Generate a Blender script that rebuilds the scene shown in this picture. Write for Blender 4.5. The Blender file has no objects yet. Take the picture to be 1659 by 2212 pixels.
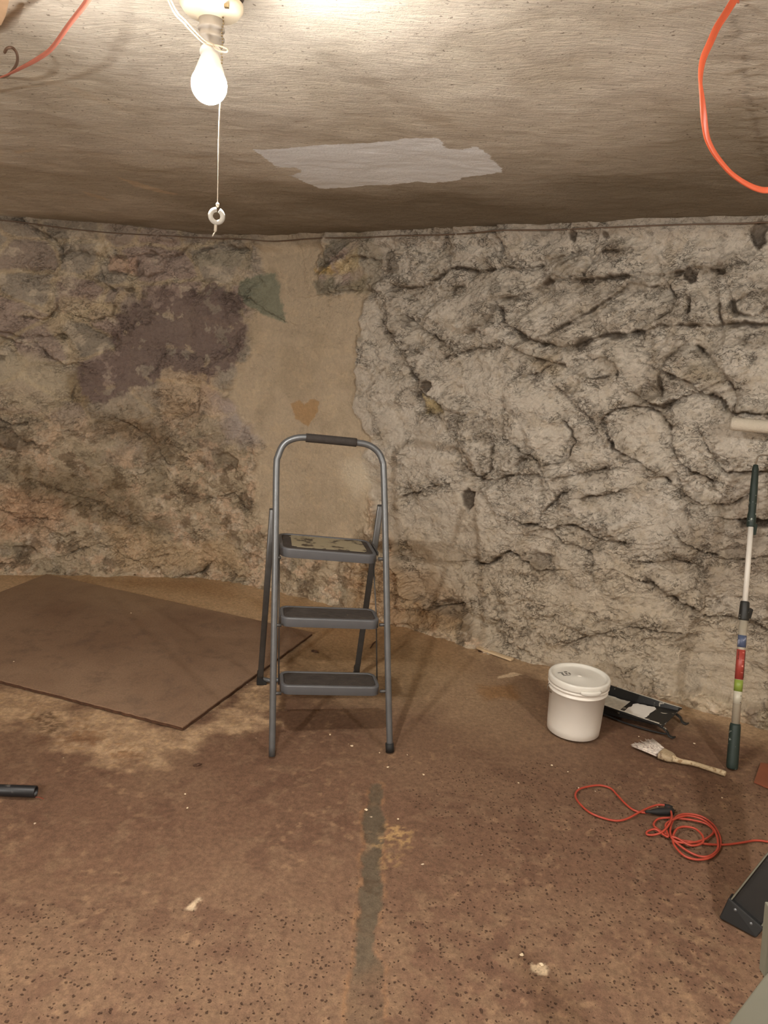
import bpy, bmesh, math, random
import numpy as np
from mathutils import Vector, Matrix

S = bpy.context.scene
C = S.collection
PI = math.pi

# ------------------------------------------------------------------ camera
CAM_H = 1.5
FPX, IW, IH = 1600.0, 1659.0, 2212.0
PITCH = math.atan((1106 - 770) / FPX)
ROLL = math.atan(0.065)
_f = np.array([0, math.cos(PITCH), -math.sin(PITCH)])
_u0 = np.array([0, math.sin(PITCH), math.cos(PITCH)])
_r0 = np.array([1.0, 0, 0])
_r = _r0 * math.cos(ROLL) + _u0 * math.sin(ROLL)
_u = _u0 * math.cos(ROLL) - _r0 * math.sin(ROLL)
CAM = np.array([0, 0, CAM_H])
cd = bpy.data.cameras.new('camera'); cam = bpy.data.objects.new('camera', cd); C.objects.link(cam)
cd.sensor_fit = 'HORIZONTAL'; cd.sensor_width = 36.0; cd.lens = 36.0 * FPX / IW; cd.clip_start = 0.02
cam.matrix_world = Matrix(((_r[0], _u[0], -_f[0], 0), (_r[1], _u[1], -_f[1], 0), (_r[2], _u[2], -_f[2], CAM_H), (0, 0, 0, 1)))
S.camera = cam

# ------------------------------------------------------------------ world, exposure, lamp strengths
w = bpy.data.worlds.new('world'); S.world = w; w.use_nodes = True
w.node_tree.nodes['Background'].inputs[0].default_value = (0.9, 0.8, 0.7, 1)
w.node_tree.nodes['Background'].inputs[1].default_value = 0.02
S.view_settings.view_transform = 'Standard'
S.view_settings.look = 'None'
S.view_settings.gamma = 1.0
S.view_settings.use_curve_mapping = False
S.view_settings.exposure = 1.65
BULB_SIDE = 26.0      # radiance of the bulb's upper shell
BULB_TIP = 820.0     # radiance of the bulb's dome
FILL_LEFT = 1000.0      # added fill bulb, out of view, a round one that shines all ways
LAMP_BACK = 1050.0     # the second bulb, behind the camera
LAMP_COLOR = (1.0, 0.965, 0.91)
ROOM_H = 2.15

# ------------------------------------------------------------------ pixel -> place helpers
def ray(x, y): return _f * FPX + _r * (x - IW / 2) + _u * (IH / 2 - y)
def at(x, y, z=None, Y=None):
    d = ray(x, y)
    t = (z - CAM_H) / d[2] if Y is None else Y / d[1]
    return Vector(CAM + d * t)
def project(X, Y, Z):
    vx, vy, vz = X, Y, Z - CAM_H
    k = vx * _f[0] + vy * _f[1] + vz * _f[2]
    a = vx * _r[0] + vy * _r[1] + vz * _r[2]
    b = vx * _u[0] + vy * _u[1] + vz * _u[2]
    return IW / 2 + FPX * a / k, IH / 2 - FPX * b / k, k

# ------------------------------------------------------------------ numpy noise
_R = np.random.RandomState(7)
_ANG = _R.rand(16, 256, 256) * 2 * PI
_GX, _GY = np.cos(_ANG), np.sin(_ANG)
_VAL = _R.rand(16, 256, 256)
def pn(x, y, s=0):
    s %= 16
    xi = np.floor(x).astype(np.int64); yi = np.floor(y).astype(np.int64)
    xf = x - xi; yf = y - yi
    a0, a1, b0, b1 = xi & 255, (xi + 1) & 255, yi & 255, (yi + 1) & 255
    gx, gy = _GX[s], _GY[s]
    n00 = gx[a0, b0] * xf + gy[a0, b0] * yf
    n10 = gx[a1, b0] * (xf - 1) + gy[a1, b0] * yf
    n01 = gx[a0, b1] * xf + gy[a0, b1] * (yf - 1)
    n11 = gx[a1, b1] * (xf - 1) + gy[a1, b1] * (yf - 1)
    u = xf * xf * xf * (xf * (xf * 6 - 15) + 10); v = yf * yf * yf * (yf * (yf * 6 - 15) + 10)
    return 1.5 * ((n00 * (1 - u) + n10 * u) * (1 - v) + (n01 * (1 - u) + n11 * u) * v)
def fbm(x, y, s=0, o=4, g=0.5):
    r = 0; a = 1.0; t = 0
    for i in range(o):
        r = r + a * pn(x * 2 ** i + 13.7 * i, y * 2 ** i + 7.3 * i, s + i); t += a; a *= g
    return r / t * 1.3
def ridged(x, y, s=0, o=3):
    r = 0; a = 1.0; t = 0
    for i in range(o):
        r = r + a * (1 - np.abs(pn(x * 2 ** i + 5.1 * i, y * 2 ** i + 9.7 * i, s + i)) * 2.2); t += a; a *= 0.5
    return r / t
def voro(x, y, s=0):
    s %= 16
    xi = np.floor(x).astype(np.int64); yi = np.floor(y).astype(np.int64)
    f1 = np.full(x.shape, 9.0); f2 = np.full(x.shape, 9.0); cid = np.zeros(x.shape)
    for dx in (-1, 0, 1):
        for dy in (-1, 0, 1):
            a, b = (xi + dx) & 255, (yi + dy) & 255
            px = xi + dx + 0.1 + 0.8 * _VAL[s][a, b]; py = yi + dy + 0.1 + 0.8 * _VAL[(s + 1) % 16][a, b]
            d = np.hypot(x - px, y - py); nid = _VAL[(s + 2) % 16][a, b]
            closer = d < f1
            f2 = np.where(closer, f1, np.minimum(f2, d))
            cid = np.where(closer, nid, cid); f1 = np.where(closer, d, f1)
    return f1, f2 - f1, cid
def sst(a, b, x):
    t = np.clip((x - a) / (b - a), 0, 1); return t * t * (3 - 2 * t)
def sdf_poly(pts, X, Y):
    """signed distance, negative inside"""
    d = np.full(X.shape, 1e9); ins = np.zeros(X.shape, bool)
    n = len(pts)
    for i in range(n):
        x0, y0 = pts[i]; x1, y1 = pts[(i + 1) % n]
        ex, ey = x1 - x0, y1 - y0
        t = np.clip(((X - x0) * ex + (Y - y0) * ey) / (ex * ex + ey * ey + 1e-12), 0, 1)
        d = np.minimum(d, (X - x0 - t * ex) ** 2 + (Y - y0 - t * ey) ** 2)
        c = ((y0 > Y) != (y1 > Y)) & (X < (x1 - x0) * (Y - y0) / (y1 - y0 + 1e-12) + x0)
        ins ^= c
    d = np.sqrt(d)
    return np.where(ins, -d, d)
def dist_line(pts, X, Y):
    """unsigned distance, side sign, position along"""
    d = np.full(X.shape, 1e9); sg = np.ones(X.shape)
    for i in range(len(pts) - 1):
        x0, y0 = pts[i]; x1, y1 = pts[i + 1]
        ex, ey = x1 - x0, y1 - y0
        t = np.clip(((X - x0) * ex + (Y - y0) * ey) / (ex * ex + ey * ey + 1e-12), 0, 1)
        dd = np.hypot(X - x0 - t * ex, Y - y0 - t * ey)
        cr = np.sign(ex * (Y - y0) - ey * (X - x0))
        sg = np.where(dd < d, cr, sg); d = np.minimum(d, dd)
    return d, sg
def lin(r, g, b):
    return np.array([((c / 255) / 12.92 if c / 255 < 0.04045 else ((c / 255 + 0.055) / 1.055) ** 2.4) for c in (r, g, b)])
def L4(r, g, b): return tuple(lin(r, g, b)) + (1,)
def mix(col, c, m): return col + (np.asarray(c) - col) * m[..., None]

# ------------------------------------------------------------------ object helpers
def link(name, me, mat, parent=None):
    o = bpy.data.objects.new(name, me); C.objects.link(o)
    if mat: me.materials.append(mat)
    if parent: o.parent = parent
    return o
def tag(o, label=None, cat=None, group=None, kind=None):
    if label: o['label'] = label
    if cat: o['category'] = cat
    if group: o['group'] = group
    if kind: o['kind'] = kind
    return o
def thing(name, label, cat, loc=(0, 0, 0), rotz=0, group=None):
    o = bpy.data.objects.new(name, None); C.objects.link(o); o.empty_display_size = 0.05
    o.location = loc; o.rotation_euler = (0, 0, rotz)
    return tag(o, label, cat, group)
def smooth(me, flag=True):
    me.polygons.foreach_set('use_smooth', [flag] * len(me.polygons)); me.update()
def grid_object(name, P, mat, cols=None, attrs=None, flip=False, smoothed=True):
    n, m = P.shape[:2]
    me = bpy.data.meshes.new(name)
    idx = np.arange(n * m).reshape(n, m)
    q = np.stack([idx[:-1, :-1], idx[1:, :-1], idx[1:, 1:], idx[:-1, 1:]], -1).reshape(-1, 4)
    if flip: q = q[:, ::-1]
    me.vertices.add(n * m); me.vertices.foreach_set('co', P.reshape(-1).astype(np.float32))
    me.loops.add(q.size); me.loops.foreach_set('vertex_index', q.reshape(-1).astype(np.int32))
    me.polygons.add(len(q)); me.polygons.foreach_set('loop_start', np.arange(0, q.size, 4, dtype=np.int32))
    me.update(calc_edges=True)
    if cols is not None:
        a = me.color_attributes.new('Col', 'FLOAT_COLOR', 'POINT')
        cc = np.concatenate([np.clip(cols, 0, 1).reshape(-1, 3), np.ones((n * m, 1))], 1)
        a.data.foreach_set('color', cc.reshape(-1).astype(np.float32))
    for k, v in (attrs or {}).items():
        a = me.attributes.new(k, 'FLOAT', 'POINT'); a.data.foreach_set('value', v.reshape(-1).astype(np.float32))
    if smoothed: smooth(me)
    return link(name, me, mat)

class MB:
    def __init__(s): s.v = []; s.f = []; s.sm = []
    def add(s, vs, fs, sm=True):
        n = len(s.v); s.v += [tuple(v) for v in vs]; s.f += [tuple(i + n for i in f) for f in fs]; s.sm += [sm] * len(fs); return s
    def tube(s, path, rad, seg=12, caps=True, flat=None, up=None):
        """swept round (or flat=(w,h) superellipse) section, parallel transported"""
        P = [Vector(p) for p in path]; n = len(P)
        R = [rad] * n if not hasattr(rad, '__len__') else list(rad)
        T = [(P[min(i + 1, n - 1)] - P[max(i - 1, 0)]).normalized() for i in range(n)]
        a = Vector(up) if up else (Vector((0, 0, 1)) if abs(T[0].z) < 0.9 else Vector((1, 0, 0)))
        N = (a - T[0] * a.dot(T[0])).normalized()
        vs = []
        for i in range(n):
            N = (N - T[i] * N.dot(T[i])).normalized(); B = T[i].cross(N)
            fl = flat[i] if (flat and hasattr(flat[0], '__len__')) else flat
            for k in range(seg):
                th = 2 * PI * k / seg; c, q = math.cos(th), math.sin(th)
                if fl:
                    c = math.copysign(abs(c) ** 0.5, c) * fl[1]; q = math.copysign(abs(q) ** 0.5, q) * fl[0]
                vs.append(P[i] + (N * c + B * q) * R[i])
        fs = [(i * seg + k, i * seg + (k + 1) % seg, (i + 1) * seg + (k + 1) % seg, (i + 1) * seg + k) for i in range(n - 1) for k in range(seg)]
        if caps:
            s.add(vs, fs); m = len(s.v) - len(vs)
            s.f += [tuple(m + k for k in reversed(range(seg))), tuple(m + (n - 1) * seg + k for k in range(seg))]; s.sm += [False, False]
            return s
        return s.add(vs, fs)
    def lathe(s, prof, seg=48, o=(0, 0, 0), axis=None, caps=(True, True)):
        """prof: (r, h) along axis (default +z)"""
        o = Vector(o); A = Vector(axis or (0, 0, 1)).normalized()
        X = A.orthogonal().normalized() if axis else Vector((1, 0, 0)); Y = A.cross(X)
        vs = [o + A * h + (X * math.cos(2 * PI * k / seg) + Y * math.sin(2 * PI * k / seg)) * r for r, h in prof for k in range(seg)]
        n = len(prof)
        fs = [(i * seg + k, i * seg + (k + 1) % seg, (i + 1) * seg + (k + 1) % seg, (i + 1) * seg + k) for i in range(n - 1) for k in range(seg)]
        if caps[0]: fs.append(tuple(reversed(range(seg))))
        if caps[1]: fs.append(tuple((n - 1) * seg + k for k in range(seg)))
        return s.add(vs, fs)
    def prism(s, poly, d, sm=False):
        """poly: list of 3d points, d: extrusion vector"""
        n = len(poly); d = Vector(d)
        vs = [Vector(p) for p in poly] + [Vector(p) + d for p in poly]
        fs = [tuple(reversed(range(n))), tuple(range(n, 2 * n))] + [(i, (i + 1) % n, n + (i + 1) % n, n + i) for i in range(n)]
        return s.add(vs, fs, sm)
    def box(s, c, size, rot=None):
        c = Vector(c); x, y, z = [q / 2 for q in size]
        vs = [Vector((a * x, b * y, e * z)) for e in (-1, 1) for a, b in ((-1, -1), (1, -1), (1, 1), (-1, 1))]
        if rot: vs = [rot @ v for v in vs]
        return s.add([c + v for v in vs], [(3, 2, 1, 0), (4, 5, 6, 7), (0, 1, 5, 4), (1, 2, 6, 5), (2, 3, 7, 6), (3, 0, 4, 7)], False)
    def build(s, name, mat, parent=None, bevel=0, origin=None, shift=None):
        if shift is not None: s.v = [tuple(Vector(v) + shift) for v in s.v]
        me = bpy.data.meshes.new(name)
        o0 = Vector(origin) if origin is not None else Vector((0, 0, 0))
        me.from_pydata([tuple(Vector(v) - o0) for v in s.v], [], s.f)
        me.polygons.foreach_set('use_smooth', s.sm)
        bm = bmesh.new(); bm.from_mesh(me); bmesh.ops.recalc_face_normals(bm, faces=bm.faces); bm.to_mesh(me); bm.free()
        o = link(name, me, mat, parent)
        if origin is not None: o.location = o0
        if bevel:
            b = o.modifiers.new('bevel', 'BEVEL'); b.width = bevel; b.segments = 3; b.limit_method = 'ANGLE'; b.angle_limit = math.radians(40)
        return o
def cr(pts, n=8, closed=False):
    """Catmull-Rom through points (tuples of any length)"""
    P = [np.array(p, float) for p in pts]; out = []; N = len(P)
    rng = range(N if closed else N - 1)
    for i in rng:
        if closed: a, b, c, d = P[i - 1], P[i], P[(i + 1) % N], P[(i + 2) % N]
        else: a, b, c, d = P[max(i - 1, 0)], P[i], P[i + 1], P[min(i + 2, N - 1)]
        for k in range(n):
            t = k / n
            out.append(0.5 * ((2 * b) + (c - a) * t + (2 * a - 5 * b + 4 * c - d) * t * t + (3 * b - a - 3 * c + d) * t ** 3))
    if not closed: out.append(P[-1])
    return out

# ------------------------------------------------------------------ materials
def mat(name, col, rough=0.6, metal=0.0, spec=0.5, vary=0.0, vscale=20, bump=0.0, bscale=200, dirt=None, dirt_scale=12, dirt_amt=0.55, coat=0.0):
    m = bpy.data.materials.new(name); m.use_nodes = True; nt = m.node_tree; N = nt.nodes; Lk = nt.links
    b = N['Principled BSDF']; b.inputs['Roughness'].default_value = rough; b.inputs['Metallic'].default_value = metal
    b.inputs['Specular IOR Level'].default_value = spec; b.inputs['Coat Weight'].default_value = coat
    c = tuple(lin(*col)) + (1,)
    tc = N.new('ShaderNodeTexCoord')
    src = None
    rgb = N.new('ShaderNodeRGB'); rgb.outputs[0].default_value = c; src = rgb.outputs[0]
    if vary:
        n = N.new('ShaderNodeTexNoise'); n.inputs['Scale'].default_value = vscale; n.inputs['Detail'].default_value = 5
        Lk.new(tc.outputs['Object'], n.inputs['Vector'])
        mr = N.new('ShaderNodeMapRange'); mr.inputs[1].default_value = 0.3; mr.inputs[2].default_value = 0.7; mr.inputs[3].default_value = 1 - vary; mr.inputs[4].default_value = 1 + vary
        Lk.new(n.outputs[0], mr.inputs[0])
        h = N.new('ShaderNodeVectorMath'); h.operation = 'SCALE'; Lk.new(src, h.inputs[0]); Lk.new(mr.outputs[0], h.inputs['Scale']); src = h.outputs[0]
    if dirt:
        n = N.new('ShaderNodeTexNoise'); n.inputs['Scale'].default_value = dirt_scale; n.inputs['Detail'].default_value = 6; n.inputs['Roughness'].default_value = 0.65
        Lk.new(tc.outputs['Object'], n.inputs['Vector'])
        mr = N.new('ShaderNodeMapRange'); mr.inputs[1].default_value = dirt_amt; mr.inputs[2].default_value = dirt_amt + 0.05
        Lk.new(n.outputs[0], mr.inputs[0])
        mx = N.new('ShaderNodeMix'); mx.data_type = 'RGBA'; Lk.new(mr.outputs[0], mx.inputs['Factor']); Lk.new(src, mx.inputs['A']); mx.inputs['B'].default_value = tuple(lin(*dirt)) + (1,)
        src = mx.outputs['Result']
    Lk.new(src, b.inputs['Base Color'])
    if bump:
        n = N.new('ShaderNodeTexNoise'); n.inputs['Scale'].default_value = bscale; n.inputs['Detail'].default_value = 3
        Lk.new(tc.outputs['Object'], n.inputs['Vector'])
        bp = N.new('ShaderNodeBump'); bp.inputs['Strength'].default_value = 0.8; bp.inputs['Distance'].default_value = bump
        Lk.new(n.outputs[0], bp.inputs['Height']); Lk.new(bp.outputs[0], b.inputs['Normal'])
    return m
def nodes(m): return m.node_tree.nodes, m.node_tree.links
def surf_mat(name):
    m = bpy.data.materials.new(name); m.use_nodes = True; N, Lk = nodes(m)
    b = N['Principled BSDF']; b.inputs['Roughness'].default_value = 0.9; b.inputs['Specular IOR Level'].default_value = 0.2
    a = N.new('ShaderNodeAttribute'); a.attribute_name = 'Col'
    tc = N.new('ShaderNodeTexCoord')
    return m, N, Lk, b, a, tc
def math_node(N, Lk, op, a, b=None, clamp=False):
    n = N.new('ShaderNodeMath'); n.operation = op; n.use_clamp = clamp
    for i, q in enumerate((a, b)):
        if q is None: continue
        if isinstance(q, (int, float)): n.inputs[i].default_value = q
        else: Lk.new(q, n.inputs[i])
    return n.outputs[0]
def noise_node(N, Lk, vec, scale, detail=4, rough=0.6, dist=0.0):
    n = N.new('ShaderNodeTexNoise'); n.inputs['Scale'].default_value = scale; n.inputs['Detail'].default_value = detail
    n.inputs['Roughness'].default_value = rough; n.inputs['Distortion'].default_value = dist; Lk.new(vec, n.inputs['Vector']); return n.outputs[0]
def mapr(N, Lk, v, a, b, c=0.0, d=1.0):
    n = N.new('ShaderNodeMapRange'); Lk.new(v, n.inputs[0])
    for i, q in enumerate((a, b, c, d)): n.inputs[i + 1].default_value = q
    return n.outputs[0]
def mixc(N, Lk, f, a, b):
    n = N.new('ShaderNodeMix'); n.data_type = 'RGBA'
    if isinstance(f, float): n.inputs['Factor'].default_value = f
    else: Lk.new(f, n.inputs['Factor'])
    for k, q in (('A', a), ('B', b)):
        if isinstance(q, tuple): n.inputs[k].default_value = q
        else: Lk.new(q, n.inputs[k])
    return n.outputs['Result']
def scale_col(N, Lk, c, f):
    n = N.new('ShaderNodeVectorMath'); n.operation = 'SCALE'; Lk.new(c, n.inputs[0]); Lk.new(f, n.inputs['Scale']); return n.outputs[0]
def mapping(N, Lk, vec, scale=(1, 1, 1), rot=(0, 0, 0)):
    n = N.new('ShaderNodeMapping'); n.inputs['Scale'].default_value = scale; n.inputs['Rotation'].default_value = rot; Lk.new(vec, n.inputs['Vector']); return n.outputs[0]
def bump_node(N, Lk, h, dist, strength=1.0, normal=None):
    n = N.new('ShaderNodeBump'); n.inputs['Distance'].default_value = dist; n.inputs['Strength'].default_value = strength; Lk.new(h, n.inputs['Height'])
    if normal: Lk.new(normal, n.inputs['Normal'])
    return n.outputs[0]

# ================================================================== ROOM SHELL
# ---- stone wall: a ruled surface along a plan path, displaced towards the room
PATH = cr([(-3.0, 4.28), (-2.4, 4.50), (-1.72, 4.64), (-1.12, 4.67), (-0.68, 4.56), (-0.33, 4.37), (0.23, 4.02), (0.70, 3.67), (1.03, 3.48), (1.76, 3.07), (2.4, 2.74)], 16)
PATH = np.array(PATH)
seg = np.hypot(*np.diff(PATH, axis=0).T); ARC = np.concatenate([[0], np.cumsum(seg)])
STEP = 0.0036
ULEN = ARC[-1]; NU = int(ULEN / STEP) + 1; NZ = int((ROOM_H + 0.02) / STEP) + 1
uu = np.linspace(0, ULEN, NU); zz = np.linspace(-0.01, ROOM_H + 0.01, NZ)
wx = np.interp(uu, ARC, PATH[:, 0]); wy = np.interp(uu, ARC, PATH[:, 1])
tx, ty = np.gradient(wx), np.gradient(wy); tl = np.hypot(tx, ty); tx /= tl; ty /= tl
k_ = np.ones(41) / 41
tx = np.convolve(np.pad(tx, 20, 'edge'), k_, 'valid'); ty = np.convolve(np.pad(ty, 20, 'edge'), k_, 'valid')
nx, ny = ty, -tx                                     # towards the room
U, Z = np.meshgrid(uu, zz, indexing='ij')
# coarse lookup: place on the wall seen behind a point of the photograph
cu, cz = U[::6, ::6], Z[::6, ::6]
cpx, cpy, _ = project(wx[::6][:, None] + 0 * cz, wy[::6][:, None] + 0 * cz, cz)
def wall_uz(x, y):
    i = np.argmin((cpx - x) ** 2 + (cpy - y) ** 2); i, j = np.unravel_index(i, cpx.shape)
    i = min(max(i, 1), cpx.shape[0] - 2); j = min(max(j, 1), cpx.shape[1] - 2)
    A = np.array([[(cpx[i + 1, j] - cpx[i - 1, j]), (cpx[i, j + 1] - cpx[i, j - 1])], [(cpy[i + 1, j] - cpy[i - 1, j]), (cpy[i, j + 1] - cpy[i, j - 1])]]) / 2
    dd = np.linalg.solve(A, [x - cpx[i, j], y - cpy[i, j]])
    return cu[i, j] + dd[0] * STEP * 6, cz[i, j] + dd[1] * STEP * 6
def wall_point(x, y, off=0.0):
    u, z = wall_uz(x, y)
    q = lambda a: float(np.interp(u, uu, a))
    p = Vector((q(wx) + q(nx) * off, q(wy) + q(ny) * off, z)); return p
def R8(pts): return [wall_uz(760 + a / 1.845, 430 + b / 1.845) for a, b in pts]
def R7(pts): return [wall_uz(a / 1.929, 430 + b / 1.929) for a, b in pts]

# warped coordinates make every traced outline ragged
WU = U + 0.016 * fbm(U * 8, Z * 8, 1, 5, 0.62); WZ = Z + 0.016 * fbm(U * 8 + 40, Z * 8, 2, 5, 0.62)
WU2 = U + 0.004 * fbm(U * 40, Z * 40, 5, 3); WZ2 = Z + 0.004 * fbm(U * 40 + 9, Z * 40, 6, 3)
ax_right, _a = wall_uz(900, 800)
# masks ---------------------------------------------------------------
paint_poly = R8([(70, 60), (40, 250), (70, 330), (30, 470), (50, 560), (20, 640), (30, 760), (0, 820), (30, 900), (80, 960), (60, 1010), (40, 1080), (60, 1150), (120, 1250), (160, 1380), (200, 1500), (250, 1600), (450, 1700), (700, 1900), (2600, 2100), (2600, -300), (300, -100)])
dP = sdf_poly(paint_poly, WU, WZ) + 0.05 * fbm(U * 6, Z * 6, 4, 5, 0.6)
paint = sst(0.012, -0.012, dP)
plaster_poly = R7([(1090, 150), (1350, 150), (1330, 390), (1520, 400), (1500, 600), (1490, 850), (1540, 980), (1560, 1200), (1500, 1400), (1400, 1520), (1180, 1450), (1080, 1300), (1060, 1150), (1100, 1000), (1000, 900), (930, 800), (1050, 650), (1040, 450), (1120, 350)])
dS = sdf_poly(plaster_poly, WU, WZ) + 0.06 * fbm(U * 5, Z * 5, 8, 4, 0.6)
plaster = sst(0.03, -0.03, dS) * (1 - paint)
mauve_poly = R7([(590, 385), (720, 390), (900, 380), (1000, 400), (1000, 480), (1035, 560), (1010, 660), (940, 710), (830, 740), (700, 700), (600, 770), (430, 840), (350, 800), (330, 700), (480, 640), (490, 480), (570, 470)])
dM = sdf_poly(mauve_poly, WU, WZ) + 0.07 * fbm(U * 7, Z * 7, 9, 5, 0.65)
mauve = sst(0.035, 0.0, dM)
low = sst(1.25, 0.75, Z + 0.25 * fbm(U * 2, Z * 2, 3, 3)) * (1 - paint)
leftw = (1 - paint) * (1 - plaster)

M, Hv, T_ = (0.0055, 0.018, 0.013), (0.0085, 0.028, 0.018), (0.0035, 0.010, 0.006)
TR8 = [
    ([(600, 120), (603, 160), (606, 205)], Hv), ([(395, 170), (390, 215), (400, 262)], T_),
    ([(160, 360), (310, 345), (350, 305), (400, 278), (500, 285), (600, 276), (700, 280), (800, 245), (905, 210)], M),
    ([(350, 315), (352, 355), (380, 368), (430, 345)], T_),
    ([(490, 525), (555, 480), (575, 440), (590, 410), (650, 390), (720, 365), (780, 335), (860, 312)], Hv),
    ([(590, 420), (605, 470), (650, 515), (690, 545), (760, 580), (850, 590), (900, 585), (950, 562), (1060, 537), (1200, 517), (1320, 502), (1440, 502), (1660, 497)], Hv),
    ([(860, 312), (1000, 326), (1100, 305), (1200, 297), (1300, 292), (1400, 272), (1480, 290)], Hv),
    ([(780, 545), (850, 510), (950, 450), (1050, 380), (1110, 340)], M),
    ([(1110, 330), (1180, 345), (1250, 350)], T_),
    ([(930, 295), (960, 240), (990, 220), (1080, 205)], M),
    ([(1270, 350), (1290, 400), (1280, 450), (1200, 492)], M), ([(1340, 400), (1352, 450)], M), ([(1466, 420), (1475, 505)], M),
    ([(1523, 415), (1535, 455), (1600, 468), (1660, 440)], Hv), ([(1530, 420), (1600, 380), (1660, 370)], T_),
    ([(1235, 790), (1230, 700), (1260, 640), (1310, 590), (1380, 580), (1450, 650)], M),
    ([(1250, 690), (1320, 720), (1400, 770), (1460, 800), (1520, 850), (1660, 862)], Hv),
    ([(1130, 770), (1200, 825), (1240, 830), (1300, 795), (1370, 768)], Hv), ([(1490, 700), (1530, 760), (1525, 840)], T_),
    ([(860, 780), (900, 815), (930, 840), (960, 880), (972, 905)], M), ([(900, 640), (1000, 635), (1060, 660), (1060, 700), (980, 712), (900, 700)], T_),
    ([(990, 890), (1010, 860), (1060, 835), (1130, 828), (1200, 838), (1250, 862), (1275, 900), (1280, 960), (1290, 1010), (1310, 1050), (1350, 1085), (1390, 1100), (1430, 1135)], M),
    ([(1010, 890), (1020, 950), (1050, 995), (1090, 1022), (1180, 1060), (1260, 1130)], M),
    ([(605, 875), (604, 960), (650, 1000), (720, 1030)], M), ([(720, 1030), (775, 1125)], T_), ([(645, 1095), (655, 1055), (678, 1040)], Hv),
    ([(430, 900), (420, 1000), (450, 1080), (500, 1112), (548, 1085), (555, 980), (520, 920)], T_),
    ([(500, 1120), (600, 1112), (650, 1095), (760, 1112), (900, 1102), (1000, 1080)], M),
    ([(220, 650), (240, 690), (275, 725), (290, 760), (330, 792), (352, 825)], Hv), ([(278, 765), (292, 835), (345, 862)], M),
    ([(145, 460), (150, 530), (190, 580), (235, 645)], M), ([(150, 530), (240, 590), (330, 640), (430, 625)], T_), ([(190, 450), (330, 545), (420, 610), (600, 590)], T_),
    ([(752, 1130), (762, 1220), (740, 1290)], T_), ([(760, 1250), (800, 1200), (850, 1172)], M), ([(930, 1190), (1000, 1185), (1055, 1165)], M),
    ([(640, 1280), (700, 1303), (745, 1306)], Hv), ([(760, 1318), (840, 1300), (930, 1330), (1000, 1365), (1090, 1370)], M),
    ([(805, 1340), (835, 1378), (900, 1385), (950, 1420), (957, 1480)], M),
    ([(455, 1455), (530, 1462), (570, 1432), (620, 1402), (660, 1442), (720, 1482), (780, 1482)], M),
    ([(1140, 1520), (1200, 1540), (1300, 1612), (1400, 1652), (1500, 1672), (1600, 1682), (1660, 1725)], Hv),
    ([(1350, 1380), (1400, 1420), (1500, 1442), (1600, 1430)], M), ([(1300, 1120), (1320, 1182), (1400, 1217), (1500, 1222), (1560, 1190)], M),
    ([(1450, 1050), (1500, 1085), (1560, 1092), (1660, 1087)], M), ([(1510, 1280), (1600, 1302), (1660, 1280)], Hv),  # last line runs through a shadow patch, put into the colour
    ([(1130, 1452), (1200, 1462), (1280, 1442), (1350, 1465)], T_), ([(250, 1600), (300, 1640), (430, 1620), (435, 1720)], M),
    ([(850, 880), (890, 960), (860, 1040), (760, 1060)], T_), ([(1390, 930), (1440, 1020), (1450, 1060)], T_), ([(680, 700), (760, 690), (840, 640)], T_),
    ([(1540, 560), (1600, 580), (1660, 575)], T_), ([(640, 590), (740, 640), (850, 660)], M), ([(200, 1190), (300, 1150), (380, 1130)], T_), ([(900, 1760), (1100, 1720), (1300, 1740)], T_),
]
TR7 = [
    ([(30, 45), (120, 105), (230, 165), (270, 215), (255, 270), (215, 305)], M), ([(215, 305), (150, 330), (165, 355), (250, 350)], T_),
    ([(250, 240), (330, 215), (440, 240), (740, 235)], M), ([(445, 240), (450, 300), (570, 322), (578, 265)], M),
    ([(580, 320), (620, 325), (690, 300), (700, 250)], M), ([(430, 320), (440, 355), (480, 376), (555, 370)], Hv), ([(640, 225), (700, 245), (740, 232)], M),
    ([(0, 552), (110, 574), (262, 570)], Hv), ([(10, 580), (80, 600), (160, 595)], M), ([(100, 490), (200, 500), (245, 450), (240, 430)], M),
    ([(300, 480), (380, 500), (470, 492), (475, 450)], M), ([(170, 612), (210, 660), (270, 690), (355, 680)], Hv), ([(0, 920), (60, 945), (115, 930)], M),
    ([(75, 985), (110, 1012), (152, 1018)], Hv), ([(0, 1035), (60, 1045)], M), ([(165, 860), (300, 850), (310, 780)], T_),
    ([(760, 225), (800, 185), (805, 175)], M), ([(790, 222), (920, 195), (1055, 215), (1060, 232)], M), ([(1010, 400), (1060, 430), (1150, 490), (1185, 505)], T_),
    ([(1320, 310), (1370, 270), (1470, 215)], M), ([(1390, 300), (1480, 240), (1560, 250)], M), ([(1320, 400), (1400, 385), (1560, 380)], M), ([(1260, 200), (1270, 270)], T_),
    ([(840, 830), (835, 880), (760, 915), (660, 900)], M), ([(690, 660), (660, 700)], T_), ([(780, 1560), (850, 1555), (870, 1530)], M),
    ([(500, 920), (640, 1000), (700, 1100), (760, 1100)], T_), ([(180, 1180), (300, 1230), (420, 1260), (520, 1330)], T_), ([(0, 1290), (80, 1330), (200, 1330)], M), ([(560, 1150), (640, 1130), (700, 1160)], T_),
    ([(300, 1470), (420, 1430), (560, 1500), (700, 1480)], T_), ([(880, 1240), (980, 1230), (1050, 1300)], T_)]
TRACED = [(R8(p_), q_, 1.0) for p_, q_ in TR8] + [(R7(p_), q_, 0.95) for p_, q_ in TR7]
DJ = np.full(U.shape, 9.0)
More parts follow.
